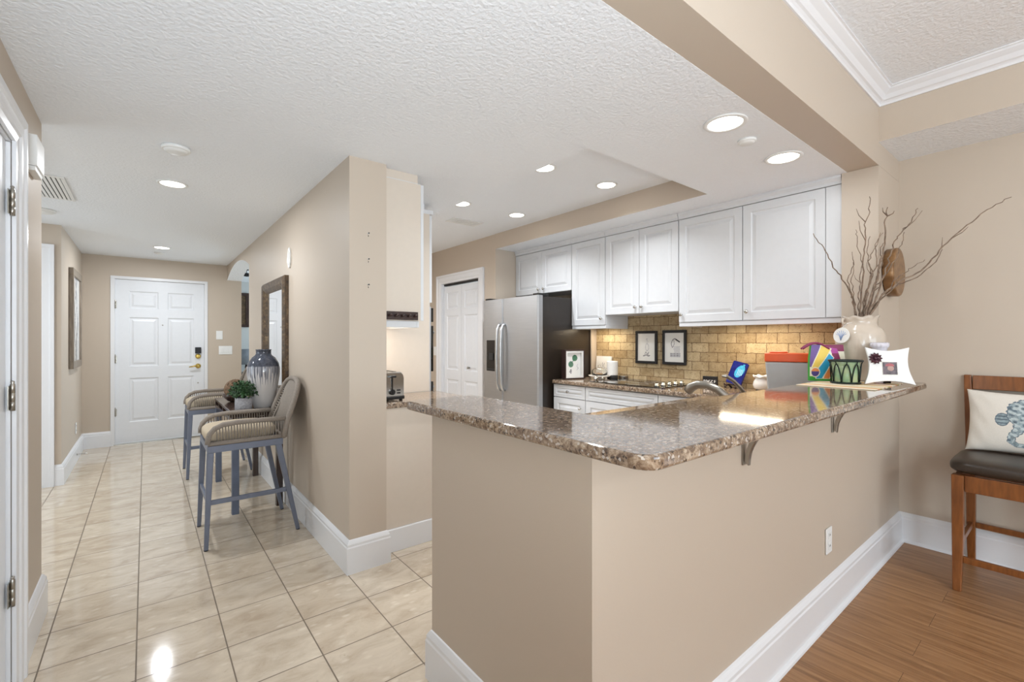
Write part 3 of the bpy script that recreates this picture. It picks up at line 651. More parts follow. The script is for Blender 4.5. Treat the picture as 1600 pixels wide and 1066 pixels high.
def strokes(lines, default=0):
    def fn(u, v):
        for (pts, wd, mi) in lines:
            for a, b in zip(pts, pts[1:]):
                if segd(u, v, a, b)[0] < wd: return mi
        return default
    return fn
def heron1(u, v):
    for (c, r, m) in (((.56, .70), (.045, .04), 2), ((.55, .5), (.10, .13), 2)):
        e = ((u-c[0])/r[0])**2+((v-c[1])/r[1])**2
        if .72 < e < 1.15: return m
    L = [([(.56, .74), (.50, .80), (.58, .80)], .012, 2), ([(.33, .18), (.5, .22), (.62, .18), (.7, .2)], .022, 1), ([(.42, .25), (.48, .33), (.56, .24), (.64, .32), (.6, .22)], .015, 1)]
    return strokes(L)(u, v)
def heron2(u, v):
    L = [([(.40, .50), (.34, .62), (.40, .74), (.5, .8), (.56, .78)], .02, 1), ([(.55, .79), (.78, .69)], .024, 3), ([(.44, .52), (.5, .62), (.48, .74)], .014, 1)]
    m = strokes(L)(u, v)
    if m: return m
    if .28 < u < .82 and .17 < v < .31: return 1 if (math.sin(u*40)+math.sin(v*90) > .4) else 2
    if .45 < u < .8 and .31 < v < .55 and (u-.45) > (.55-v)*.2: return 2 if math.sin(u*90+v*60) > 0 else 0
    return 0
picture('framed_print', 'left black-framed pale bird sketch on the tile backsplash', (3.8735, 2.712, 1.115), -PI/2, .25, .322, .026, .018, 'matte_black', heron1, ['paper', 'ink', 'paleink', 'matte_black'], 0, 'black-framed bird sketches')
picture('framed_print', 'right black-framed darker bird sketch on the tile backsplash', (3.8735, 2.405, 1.115), -PI/2, .25, .325, .026, .018, 'matte_black', heron2, ['paper', 'ink', 'paleink', 'matte_black'], 0, 'black-framed bird sketches')
def leafprint(u, v):
    for c, r in (((.58, .73), .15), ((.36, .50), .145)):
        dx, dy = (u-c[0])/r, (v-c[1])/(r*.8)
        if dx*dx+dy*dy < 1:
            if abs(math.sin(6*(dx+dy*.7))) < .18: return 0
            return 1
    L = [([(.36, .3), (.3, .22), (.38, .26), (.36, .17)], .03, 2), ([(.5, .64), (.42, .56)], .015, 1), ([(.75, .5), (.7, .42), (.78, .35), (.7, .28)], .012, 3)]
    return strokes(L)(u, v)
t = picture('leaf_print_frame', 'dark shadow box frame with green leaf print standing beside the refrigerator', (3.42, 3.305, ZL), -.24, .235, .30, .013, .075, 'espresso', leafprint, ['paper', 'leaf', 'ink', 'paleink'], 0)
mb = MB(); fw = .020
for a, b in (((-.1045, -.068, .013), (.1045, -.046, .013+fw)), ((-.1045, -.068, .287-fw), (.1045, -.046, .287)), ((-.1045, -.068, .013+fw), (-.1045+fw, -.046, .287-fw)), ((.1045-fw, -.068, .013+fw), (.1045, -.046, .287-fw))): mb.box(a, b)
mb.build('mat_board', 'paper', t)
# white canvas, cloche, canister, bowl, shell shaker
t = thing('white_canvas', 'small square white panel with antler line leaning behind the cloche', 'picture', (3.845, 3.235, ZL+.003), -PI/2+.0); t.rotation_euler = (-.10, 0, -PI/2)
def antler(u, v): return strokes([([(.05, .35), (.3, .42), (.44, .44), (.47, .55), (.44, .68)], .012, 1), ([(.95, .35), (.7, .42), (.56, .44), (.54, .55), (.58, .68)], .012, 1)])(u, v)
mb = MB(); mb.grid(60, 60, lambda u, v: (-.10+.2*u, -.019, .22*v), antler, False); mb.box((-.10, -.0185, 0), (.10, 0, .22)); mb.build('panel', ['paper', 'ink'], t)
t = thing('cake_dome', 'white oval cake plate under a clear glass dome on the counter', 'cake dome', (3.62, 3.10, ZL))
mb = MB(); mb.lathe([(.05, 0), (.055, .012), (.10, .026), (.112, .034), (.112, .040), (.10, .036), (.0001, .034)], 40); mb.build('plate', 'whitec', t)
mb = MB(); mb.lathe([(.078, .0405), (.078, .075), (.068, .098), (.04, .112), (.012, .117), (.008, .124), (.016, .132), (.01, .142), (.0001, .144)], 36, cap=False); o = mb.build('glass_dome', 'glass', t); md = o.modifiers.new('thick', 'SOLIDIFY'); md.thickness = .002
M['bread'] = plain('brown_cake', (150, 112, 74), .8, var=.25, scale=60)
mb = MB(); mb.lathe([(.060, .0365), (.063, .05), (.055, .068), (.0001, .070)], 28); tag(mb.build('cake', 'bread'), 'brown cake under the clear glass dome', 'cake').location = (3.62, 3.10, ZL)
t = thing('canister', 'white ribbed canister with dark base beside the cake dome', 'canister', (3.745, 3.035, ZL))
mb = MB(); mb.lathe([(.052, 0), (.055, .005), (.055, .038)], 32); mb.build('base', 'slot', t)
pr = [(.055, .0385)]
for k in range(14): pr += [(.0565, .042+k*.0095), (.0552, .0465+k*.0095)]
mb = MB(); mb.lathe(pr+[(.056, .178), (.05, .182), (.0001, .182)], 32); mb.build('jar', 'whitec', t)
t = thing('small_bowl', 'small dark rimmed dish against the tile behind the cooktop', 'bowl', (3.818, 2.955, ZL))
mb = MB(); mb.lathe([(.03, 0), (.045, .01), (.052, .03), (.049, .034), (.042, .014), (.0001, .008)], 28); mb.build('bowl', 'nickel', t)
t = thing('shell_shaker', 'silver shell figurine at the left corner of the cooktop', 'figurine', (3.40, 2.96, ZL))
mb = MB(); mb.ball((0, 0, .022), .022, 16, 0, (1.1, .9, 1)); mb.lathe([(.016, .02), (.02, .035), (.006, .05), (.0001, .052)], 14, c=(.012, -.004)); mb.build('shell', 'chrome', t)
t = thing('shell_shaker', 'dark shell figurine behind the silver one by the cooktop', 'figurine', (3.52, 2.965, ZL))
mb = MB(); mb.ball((0, 0, .018), .018, 16, 0, (1.3, .9, 1)); mb.build('shell', 'nickel', t)
# items at the corner behind the bar
M['navy'] = plain('cobalt_glaze', (22, 30, 112), .12, var=.3, scale=40); M['sky'] = plain('sky_blue_glaze', (70, 170, 214), .12, var=.2, scale=50)
t = thing('card_box', 'small navy box with white lettering near the cooktop', 'box', (3.80, 2.02, ZL), -PI/2+.15)
mb = MB(); mb.box((-.06, -.015, 0), (.06, .015, .085)); mb.build('box', 'matte_black', t, .002)
def lett(u, v):
    L = [([(.06, .3), (.06, .75), (.16, .68), (.16, .36), (.06, .3)], .03, 1), ([(.26, .75), (.3, .3), (.36, .6), (.42, .3), (.46, .75)], .03, 1), ([(.54, .75), (.72, .75), (.54, .3), (.72, .3)], .03, 1), ([(.86, .5), (.95, .5)], .03, 1), ([(.86, .3), (.86, .75), (.95, .75)], .03, 1)]
    return strokes(L)(u, v)
mb = MB(); mb.grid(60, 30, lambda u, v: (-.055+.11*u, -.0155, .02+.045*v), lett, False); mb.build('lettering', ['matte_black', 'paper'], t)
t = thing('blue_tile', 'cobalt blue glazed tile with pale fish motif on a dark easel', 'plaque', (3.76, 1.80, ZL+.035)); t.rotation_euler = (-.32, .20, -PI/2-.12)
def bluetile(u, v):
    e = ((u-.62-(v-.55)*.25)/.30)**2+((v-.60)/.30)**2
    if e < 1: return 2 if (abs(math.sin(u*30)) < .25 and abs(v-.55) < .15) else 1
    if abs(u-.78) < .06 and .82 < v < .95: return 1
    return 0
mb = MB(); mb.prism(rounded([(-.065, 0), (.065, 0), (.065, .19), (-.065, .19)], .012), -.016, 0, axis='y'); mb.grid(50, 66, lambda u, v: (-.061+.122*u, -.0166, .005+.18*v), bluetile, False); mb.build('tile', ['navy', 'sky', 'paper'], t)
t2 = thing('easel', 'dark wooden easel holding the cobalt blue tile', 'easel', (3.76, 1.80, ZL), -PI/2-.12)
mb = MB()
for x in (-.045, .045): mb.tube([(x, -.055, .045), (x, -.045, .025), (x, 0, .03), (x, .03, .01), (x*1.2, .05, .0045)], .0075, 8); mb.tube([(x, -.045, .027), (x, -.05, .0045)], .008, 8)
mb.tube([(-.045, .0, .03), (.045, .0, .03)], .006, 8); mb.build('stand', 'espresso', t2)
t = thing('scalloped_jar', 'white scalloped-lip jar with dark base left of the orange-lidded box', 'jar', (3.70, 1.545, ZL))
mb = MB(); mb.lathe([(.045, 0), (.052, .006), (.054, .016)], 28); mb.build('base', 'slot', t)
mb = MB(); mb.lathe([(.05, .0165), (.066, .03), (.072, .055), (.066, .08), (.054, .10), (.056, .115), (.066, .125), (.07, .118), (.06, .108), (.048, .10), (.06, .06), (.0001, .03)], 48, wave=lambda k, a, r, z: (r+(.004*math.cos(7*a) if 5 <= k <= 8 else 0), z+(.006*math.cos(7*a) if 5 <= k <= 8 else 0))); mb.build('jar_body', 'whitec', t)
M['orange'] = plain('orange_plastic_lid', (224, 88, 34), .35, var=.04); M['frost'] = plain('frosted_plastic', (196, 198, 198), .3, var=.02, Transmission_Weight=.15)
t = thing('storage_box', 'large translucent storage box with bright orange lid behind the bar', 'storage box', (3.47, 1.255, ZL), -PI/2+.36)
mb = MB()
bt = [(-.145, -.085, 0), (.15, -.085, 0), (.15, .085, 0), (-.145, .085, 0)]; tp = [(-.165, -.10, .25), (.165, -.10, .25), (.165, .10, .25), (-.165, .10, .25)]
mb.hexa(bt, tp); mb.build('tub', 'frost', t, .012, 3)
mb = MB(); mb.box((-.168, -.104, .2505), (.168, .104, .308)); mb.prism(rounded([(-.14, -.07), (-.03, -.07), (-.03, .07), (-.14, .07)], .03), .308, .318); mb.build('lid', 'orange', t, .01, 3)
# colourful beach bag
cols = dict(bp=(112, 84, 150), by=(238, 206, 92), bb=(40, 160, 204), bo=(240, 150, 84), bg=(52, 160, 52), bd=(74, 60, 132), bm=(134, 40, 84), bw=(236, 232, 210), bv=(176, 66, 150))
for k, c in cols.items(): M[k] = plain('bag_'+k, c, .5, var=.04)
KEYS = list(cols)
def bagpaint(u, v):
    x = 955+u*385; y = 760-v*560
    P = [('by', [(1075, 215), (1185, 265), (1035, 565), (975, 565)]), ('bb', [(1160, 335), (1205, 400), (1085, 722), (1025, 722), (1040, 560)]), ('bo', [(1215, 470), (1235, 500), (1165, 722), (1105, 722), (1130, 600)]),
         ('bp', [(955, 200), (1065, 200), (1000, 570), (955, 545)])]
    for cx_, cy_ in ((1292, 560), (1292, 655)):
        e = ((x-cx_)/48)**2+((y-cy_)/34)**2
        if e < 1: return KEYS.index('bd')
        if e < 1.7: return KEYS.index('bw')
    e = ((x-1012)/48)**2+((y-625)/74)**2
    if e < .75: return KEYS.index('bo') if y < 610 else KEYS.index('bd')
    if e < 1.1: return KEYS.index('bw')
    for k, p in P:
        if pip(x, y, p): return KEYS.index(k)
        if min(segd(x, y, p[i-1], p[i])[0] for i in range(len(p))) < 9: return KEYS.index('bw')
    if pip(x, y, [(1225, 470), (1340, 490), (1340, 722), (1170, 722)]): return KEYS.index('bg')
    if y > 690: return KEYS.index('bg')
    if pip(x, y, [(1175, 240), (1260, 260), (1290, 450), (1210, 460)]): return KEYS.index('bv') if y < 330 else KEYS.index('bm')
    return KEYS.index('bm') if y < 300 else KEYS.index('bw')
t = thing('beach_bag', 'colourful striped bag with maroon handle between the orange-lidded box and the cream vase', 'bag', (3.17, .967, ZB+.0046), -PI/2+.75)
sil = lambda v: 1-.10*max(0, v-.6)/.4
mb = MB(); bw_, bh_ = .192, .215
mb.grid(88, 110, lambda u, v: (-bw_/2*sil(v)+bw_*sil(v)*u, -.012-.012*math.sin(PI*u)*math.sin(PI*min(1, v*1.05)), .001+bh_*v), bagpaint)
mb.grid(20, 20, lambda u, v: (-bw_/2*sil(v)+bw_*sil(v)*u, .012+.012*math.sin(PI*u)*math.sin(PI*min(1, v*1.05)), .001+bh_*v), lambda u, v: KEYS.index('bm'))
for s_ in (-1, 1): mb.grid(4, 20, lambda u, v: (s_*bw_/2*sil(v), -.012+.024*u, .001+bh_*v), lambda u, v: KEYS.index('bg'))
mb.build('bag_body', KEYS, t)
for y in (-.012, .012):
    mb = MB(); mb.tube([(-.135+.145*k/12, y, .19+.036*math.sin(PI*k/12)) for k in range(13)], .006, 8); mb.build('handle', 'bm', t)

# ------------------------------------------------------------------ on the bar
n = N('striped_woven_placemat'); v = n.pos(obj=True); sx = n.new('ShaderNodeSeparateXYZ'); n.link(v, sx.inputs[0])
mu = n.new('ShaderNodeMath', operation='MULTIPLY'); n.link(sx.outputs[0], mu.inputs[0]); mu.inputs[1].default_value = 1/.34
fr_ = n.new('ShaderNodeMath', operation='FRACT'); n.link(mu.outputs[0], fr_.inputs[0])
cc = n.ramp(fr_.outputs[0], [(0, srgb(226, 212, 186)), (.14, srgb(226, 164, 128)), (.24, srgb(198, 178, 120)), (.36, srgb(232, 222, 196)), (.5, srgb(158, 92, 72)), (.55, srgb(236, 224, 196)), (.70, srgb(190, 172, 112)), (.82, srgb(230, 176, 142)), (.92, srgb(232, 222, 196))], True)
wv = n.noise(v, 240, 2); n.set(cc, .75); n.bump(wv, .4, .001); M['mat'] = n.m
mb = MB(); mb.box((0, 0, 0), (.545, .35, .004)); o = mb.build('placemat', 'mat', None, .0015); o.location = (2.79, .645, ZB+.0003); tag(o, 'striped woven placemat under the green candle holder', 'placemat')
# vase
t = thing('branch_vase', 'large cream ceramic vase with ruffled rim holding branches', 'vase', (3.363, .85, ZB+.0045))
body = [(.062, 0), (.068, .006), (.074, .02), (.10, .09), (.118, .17), (.124, .225), (.121, .275), (.108, .308), (.086, .326), (.079, .342), (.081, .366), (.092, .384), (.087, .384), (.076, .365), (.072, .342), (.078, .322), (.10, .27), (.0001, .10)]
mb = MB(); mb.lathe(body, 64, wave=lambda k, a, r, z: (r+(.004*math.cos(8*a) if 10 <= k <= 13 else 0), z+(.005*math.cos(8*a+.5) if 10 <= k <= 13 else 0))); mb.build('vase_body', 'cream', t)
for s_ in (-1,):
    mb = MB(); a = 2.35
    mb.tube([(math.cos(a)*r, math.sin(a)*r, z) for r, z in ((.083, .368), (.096, .372), (.101, .358), (.098, .344), (.079, .343))], .007, 8); mb.build('handle_loop', 'cream', t)
t = thing('ornament_disc', 'round white ornament with blue coral pattern hung on the vase', 'ornament', (3.245, .91, 1.375)); t.rotation_euler = (-.12, 0, -PI/2+.25-.55)
mb = MB(); mb.lathe([(.046, 0), (.047, .003), (.046, .006)], 36, 0, Matrix.Rotation(PI/2, 4, 'X')); mb.build('disc', 'whitec', t)
M['coral'] = plain('pale_blue_print', (142, 164, 204), .4)
mb = MB()
for k in range(7):
    a = PI*(.1+.8*k/6); mb.tube([(0, -.0067, -.03), (.012*math.cos(a), -.0067, 0), (.032*math.cos(a), -.0067, .03*math.sin(a))], .0013, 5)
mb.build('coral_motif', 'coral', t)
mb = MB(); mb.tube([(0, -.003, .046), (.012, .02, .075), (.03, .045, .085)], .0012, 5); mb.build('cord', 'paper', t)
# branches, each traced from the vase mouth
n = N('dry_curly_willow'); f = n.noise(n.pos(obj=True), 40, 4); n.set(n.ramp(f, [(.3, srgb(92, 74, 60)), (.7, srgb(150, 128, 108))]), .75); M['twig'] = n.m
V0 = Vector((3.363, .85, 1.47)); RT = Vector((.7815, -.624, 0)); FW = Vector((.97, .23, 0))
def branch(label, pts, r0=.0045, sides=(), yaw=0):
    """pts: (sideways m, height m, forward m) from the vase mouth"""
    t = thing('willow_branch', label, 'branch', V0, 0, 'curly willow branches in the cream vase')
    P = []
    base = Vector((pts[0][0]*.4, 0, -.20)); 
    raw = [RT*pts[0][0]*.2+Vector((0, 0, -.22))]+[RT*a+FW*c+Vector((0, 0, b)) for a, b, c in pts]
    rn = random.Random(label)
    for i in range(len(raw)-1):
        for k in range(5):
            u = k/5; q = raw[i].lerp(raw[i+1], u)
            if i > 0: q += Vector((rn.uniform(-1, 1), rn.uniform(-1, 1), rn.uniform(-.6, .6)))*.006
            P.append(q)
    P.append(raw[-1]); n_ = len(P)
    mb = MB(); mb.tube(P, [r0*1.25*(1-.65*k/(n_-1)) for k in range(n_)], 6)
    for (at, dv) in sides:
        b = P[int(at*(n_-1))]; e = b+RT*dv[0]+Vector((0, 0, dv[1]))+FW*dv[2]; m = b.lerp(e, .5)+RT*.012*(1 if dv[0] > 0 else -1)
        mb.tube([b, b.lerp(m, .6), m, e], [r0*.6, r0*.5, r0*.45, r0*.25], 5)
    mb.build('stem', 'twig', t); return t
s = .00375
def px(*q): return [((u-1346)*s, (490-v)*s, c) for u, v, c in q]
branch('long willow branch reaching far left across the white cabinet', px((1338, 490, .02), (1333, 455, 0), (1318, 425, -.04), (1303, 405, -.1), (1290, 380, -.14), (1275, 359, -.16)), .0042)
branch('tall willow branch forking at the top against the beige column', px((1345, 490, 0), (1349, 450, .0), (1351, 405, -.02), (1354, 370, -.02), (1353, 345, -.03), (1360, 318, -.03), (1361, 294, -.03)), .0045, [(.62, (-.04, .12, 0)), (.78, (-.055, .08, 0))])
branch('dark twisted willow branch with twiggy tip left of the round wooden disc', px((1352, 490, 0), (1366, 450, -.02), (1377, 410, -.03), (1384, 370, -.03), (1386, 335, -.03), (1390, 311, -.03)), .006, [(.9, (-.03, .05, 0)), (.9, (.04, .03, 0))])
branch('willow branch with two curved fingers above the round wooden disc', px((1354, 490, 0), (1376, 445, -.04), (1390, 400, -.06), (1398, 372, -.07), (1412, 352, -.1), (1428, 335, -.12), (1436, 318, -.12)), .0045, [(.72, (.11, .11, -.02))])
branch('longest willow branch sweeping to the far right wall', px((1356, 490, 0), (1382, 450, -.05), (1406, 432, -.08), (1440, 415, -.12), (1470, 385, -.16), (1500, 355, -.2), (1535, 328, -.24), (1571, 311, -.28)), .005, [(.62, (.03, .10, 0)), (.72, (.09, .06, -.03))])
branch('low willow branch bending right below the longest one', px((1352, 490, .01), (1378, 458, -.03), (1402, 438, -.06), (1434, 425, -.1), (1460, 405, -.12), (1474, 382, -.13)), .0042)
branch('slim willow branch between the forked one and the twisted one', px((1350, 490, .02), (1352, 455, .02), (1364, 425, .01), (1360, 395, .01), (1371, 372, 0), (1379, 350, 0)), .0038, [(.55, (-.03, .08, 0))])
branch('willow branch kinking left from the vase rim', px((1341, 490, .02), (1335, 462, .02), (1330, 440, .01), (1326, 424, .01), (1337, 400, .02), (1333, 380, .02)), .0034)
branch('willow branch rising behind the dark twisted one', px((1354, 490, .03), (1364, 455, .02), (1371, 425, .02), (1382, 400, .02), (1379, 376, .02), (1386, 362, .02)), .004, [(.4, (.05, .06, 0))])
branch('low bare willow twig pointing right across the wooden disc', px((1355, 490, 0), (1374, 462, -.03), (1390, 444, -.06), (1404, 425, -.07), (1424, 412, -.1), (1447, 398, -.12)), .0036)
branch('short upright willow twig left of the column edge', px((1340, 490, .01), (1337, 460, 0), (1333, 430, -.01), (1335, 398, -.02)), .0035)
branch('curving willow branch leaning right over the vase rim', px((1349, 490, .02), (1358, 455, 0), (1364, 420, -.02), (1374, 398, -.03), (1370, 370, -.04), (1383, 352, -.04)), .004, [(.6, (.05, .09, 0))])
branch('thin willow branch rising left of the forked one', px((1343, 490, .01), (1344, 460, .01), (1346, 430, 0), (1349, 400, 0), (1341, 365, 0), (1339, 345, 0)), .0032, [(.5, (-.04, .05, 0))])
branch('willow branch crossing behind the forked one', px((1347, 490, .03), (1356, 448, .03), (1366, 418, .02), (1356, 380, .02), (1362, 355, .02)), .0036)
branch('thick willow branch twisting up to the disc edge', px((1351, 490, .01), (1362, 462, 0), (1370, 438, -.02), (1384, 420, -.03), (1402, 396, -.05), (1411, 372, -.06), (1416, 352, -.06)), .0042)
# jug, frame, candle holder
M['lav'] = plain('pale_lavender_glaze', (214, 210, 218), .12)
t = thing('fluted_jug', 'small pale glazed jug with fluted lip in front of the cream vase', 'jug', (3.225, .725, ZB+.0045))
mb = MB(); mb.lathe([(.025, 0), (.03, .01), (.034, .08), (.034, .19), (.036, .20), (.042, .206), (.042, .226), (.036, .23), (.031, .215), (.028, .12), (.0001, .05)], 48, wave=lambda k, a, r, z: (r+(.002*math.cos(14*a) if 5 <= k <= 7 else 0), z)); mb.build('jug_body', 'lav', t)
M['photo1'] = plain('photo_dark_tones', (92, 78, 84), .3, var=.7, scale=45); M['photo2'] = plain('photo_red_cap', (170, 78, 84), .3, var=.2); M['photo3'] = plain('photo_skin_tone', (176, 140, 128), .3, var=.2); M['plum'] = plain('plum_metal_flower', (78, 48, 58), .3, .4, var=.2)
t = thing('photo_frame', 'white frame with curved-in sides and dark flower at the bar end', 'picture frame', (3.155, .668, ZB+.0046)); t.rotation_euler = (-.14, 0, -PI/2+.575)
W_, H_ = .232, .205
def edge(i, k):
    u = k/10; b = .02*math.sin(PI*u)
    A = [(-W_/2, 0), (W_/2, 0), (W_/2*.84, H_), (-W_/2*.9, H_)][i]; B = [(-W_/2, 0), (W_/2, 0), (W_/2*.84, H_), (-W_/2*.9, H_)][(i+1) % 4]
    nx = [(0, 1), (-1, 0), (0, -1), (1, 0)][i]
    return (A[0]+(B[0]-A[0])*u+nx[0]*b, A[1]+(B[1]-A[1])*u+nx[1]*b)
ol = [edge(i, k) for i in range(4) for k in range(10)]
mb = MB(); mb.prism(ol, -.014, 0, axis='y'); mb.build('frame', 'white', t, .003)
def photo(u, v):
    if (u-.5)**2/.09+(v-.72)**2/.03 < 1 and v > .68: return 1
    if (u-.55)**2/.05+(v-.5)**2/.04 < 1: return 2
    return 0
mb = MB(); mb.grid(30, 30, lambda u, v: (-.03+.066*u, -.0148, .055+.068*v), photo, False); mb.box((-.033, -.0146, .052), (.039, -.0142, .126), 3); mb.build('photo', ['photo1', 'photo2', 'photo3', 'nickel'], t)
mb = MB()
for k in range(11):
    a = 2*PI*k/11; c = Vector((-.062, -.016, .142)); e = c+Vector((math.cos(a)*.034, -.005, math.sin(a)*.034)); p = Vector((-math.sin(a), 0, math.cos(a)))*.009; m = c.lerp(e, .55)+Vector((0, -.006, 0))
    mb.add([c, m+p, e, m-p, m+Vector((0, -.004, 0)), m+Vector((0, .006, 0))], [(0, 1, 4), (1, 2, 4), (2, 3, 4), (3, 0, 4), (1, 0, 5), (2, 1, 5), (3, 2, 5), (0, 3, 5)])
mb.ball((-.062, -.02, .142), .009, 10); mb.build('flower', 'plum', t)
mb = MB(); mb.box((-.006, .001, .02), (.03, .004, .14)); mb.bar((.012, .004, .13), (.012, .055, .012), .034, .003); mb.build('easel_back', 'black', t)
n = N('green_tinted_glass'); f = n.noise(n.pos(obj=True), 9); n.link(n.ramp(f, [(.35, srgb(150, 190, 150)), (.6, srgb(226, 232, 180))]), n.b.inputs['Base Color']); n.set(None, .15, Transmission_Weight=.35, IOR=1.4); M['ggreen'] = n.m
t = thing('candle_holder', 'green glass candle holder wrapped in black looped iron on the placemat', 'candle holder', (3.075, .845, ZB+.0045))
mb = MB(); mb.lathe([(.058, .006), (.062, .012), (.066, .122), (.0635, .122), (.059, .014), (.0001, .010)], 40); mb.build('glass_cup', 'ggreen', t)
M['iron'] = plain('dark_green_black_iron', (26, 38, 34), .35, .5, var=.3)
mb = MB(); NL = 9
for k in range(NL):
    a0 = 2*PI*k/NL; pts = []
    for i in range(17):
        u = i/16; a = a0+(2*PI/NL)*.98*(-.5+u); z = .012+.098*math.sin(PI*u)**.75; r = .0655+.006*z/.11; pts.append((r*math.cos(a), r*math.sin(a), z))
    mb.tube(pts, .0032, 6)
for z, r in ((.006, .067), (.128, .078)): mb.tube([(r*math.cos(2*PI*i/40), r*math.sin(2*PI*i/40), z) for i in range(40)], .0055, 8, closed=True)
for k in range(NL): a = 2*PI*(k+.0)/NL; mb.tube([(.071*math.cos(a), .071*math.sin(a), .108), (.078*math.cos(a), .078*math.sin(a), .128)], .003, 6)
mb.lathe([(.066, .0), (.067, .005), (.055, .0055)], 36); mb.build('iron_cage', 'iron', t)
M['wax'] = plain('pale_wax', (226, 222, 180), .5, Subsurface_Weight=0)
o = MB().lathe([(.045, .0145), (.046, .085), (.04, .088), (.0001, .086)], 28).build('candle', 'wax'); o.location = t.location; tag(o, 'pale wax candle inside the green glass holder', 'candle')
# round wooden disc on the stub wall
n = N('bronzed_wood'); f = n.noise(n.pos(scale=(8, 1, 8), obj=True), 4, 4); n.set(n.ramp(f, [(.3, srgb(116, 82, 50)), (.7, srgb(160, 120, 78))]), .32, .25); M['bronze'] = n.m
t = thing('wall_disc', 'round bronzed wooden disc on the short wall behind the branches', 'wall decor', (3.70, .789, 1.775)); T_ = Matrix.Rotation(PI/2, 4, 'X')
mb = MB(); mb.lathe([(.13, 0), (.150, .004), (.153, .05), (.148, .057), (.138, .059)], 48, 0, T_); mb.build('rim', 'bronze', t)
mb = MB(); mb.lathe([(.138, .0585), (.128, .055), (.0001, .054)], 48, 0, T_, cap=False); mb.build('face', 'espresso' if False else 'bronze', t)

# ================================================================== CEILING FIXTURES
GD = 'recessed downlights'
def downlight(x, y, z, label, power, r=.088, spread=178):
    t = thing('downlight', label, 'ceiling light', (x, y, z), 0, GD)
    mb = MB(); mb.lathe([(r*.78, -.001), (r*.80, -.006), (r*.98, -.006), (r, -.0035), (r, -.0002), (r*.78, -.0002), (r*.78, -.001)], 40, cap=False); mb.build('trim_ring', 'white', t)
    mb = MB(); mb.lathe([(r*.775, -.0035), (.0001, -.0045)], 36, cap=False); mb.build('lens', 'lamp', t)
    area('downlight_lamp', (x, y, z-.012), (0, 0, 0), r*.75, 0, power, NEUT, 'DISK', math.radians(spread))
downlight(.145, 3.89, ZC, 'lit recessed ceiling light in the hall nearer the camera', 9)
downlight(.15, 6.66, ZC, 'lit recessed ceiling light in the hall near the entry door', 11)
downlight(2.225, 1.107, ZC, 'lit recessed light over the bar, left of the two by the ceiling sensor', 1.8, .10)
downlight(2.912, 1.104, ZC, 'lit recessed light over the bar, right of the two by the ceiling sensor', 1.8, .10)
downlight(2.245, 2.437, ZT, 'lit raised-ceiling downlight half hidden behind the near tray edge', 5.6, .088, 130)
downlight(2.884, 2.399, ZT, 'fully visible raised-ceiling downlight nearest the wall cabinets and bar', 5.6, .088, 130)
downlight(2.248, 3.546, ZT, 'lit raised-ceiling downlight half hidden above the air vent', 5.6, .088, 130)
downlight(2.883, 3.532, ZT, 'fully visible raised-ceiling downlight near the refrigerator', 5.6, .088, 130)
area('alcove_top_fill', (-1.3, 4.7, ZC-.02), (0, 0, 0), .16, 0, 9, NEUT, 'DISK')  # added fill under the alcove ceiling, no fixture
area('pantry_fill', (1.62, 4.95, ZC-.02), (0, 0, 0), .16, 0, 17, NEUT, 'DISK')  # hidden fill added to brighten the bifold end of the kitchen
area('toaster_fill', (1.22, 2.95, 1.465), (0, 0, 0), .06, .4, 1.2, WARM)  # hidden fill added under the hall-side cabinet, no fixture
def sensor(x, y, label, r, z=ZC, name='smoke_detector', cat='smoke detector', h=.03):
    t = thing(name, label, cat, (x, y, z))
    mb = MB(); mb.lathe([(r, -.0002), (r, -h*.45), (r*.93, -h*.6), (r*.9, -h*.6)], 36); mb.build('base_plate', 'white', t)
    mb = MB(); mb.lathe([(r*.86, -h*.45), (r*.78, -h*.85), (r*.5, -h), (.0001, -h*1.02)], 36, cap=False); mb.build('cover', 'white', t)
sensor(.133, 3.15, 'round white smoke detector on the hall ceiling before the near downlight', .068)
sensor(.135, 7.075, 'small low round sensor on the hall ceiling beyond the far downlight', .05, h=.02)
sensor(2.508, 1.13, 'small round white sprinkler cover between the two bar downlights', .046, name='sprinkler_cover', cat='sprinkler cover', h=.022)
sensor(-.66, 5.33, 'round white ceiling detector behind the return air grille', .085)
def vent(name, label, x0, y0, x1, y1, z, nsl, along):
    t = thing(name, label, 'vent', (x0, y0, z)); w, h = x1-x0, y1-y0; b = .022
    mb = MB()
    for a, c in (((0, 0, -.008), (w, b, -.0003)), ((0, h-b, -.008), (w, h, -.0003)), ((0, b, -.008), (b, h-b, -.0003)), ((w-b, b, -.008), (w, h-b, -.0003))): mb.box(a, c)
    mb.build('frame', 'white', t, .002)
    mb = MB(); mb.box((b, b, -.002), (w-b, h-b, -.0005)); mb.build('backing', 'slot', t)
    mb = MB()
    for k in range(nsl):
        if along == 'y': x = b+(w-2*b)*(k+.5)/nsl; q = (w-2*b)/nsl*.36; mb.box((x-q, b, -.007), (x+q, h-b, -.0022))
        else: y = b+(h-2*b)*(k+.5)/nsl; q = (h-2*b)/nsl*.3; mb.box((b, y-q, -.007), (w-b, y+q, -.0022))
    mb.build('louvres', 'white', t)
vent('return_air_grille', 'large white slatted return air grille on the alcove ceiling', -1.02, 4.18, -.415, 4.83, ZC, 24, 'y')
vent('ceiling_vent', 'small white air vent on the raised kitchen ceiling', 2.44, 3.98, 2.80, 4.17, ZT, 4, 'x')

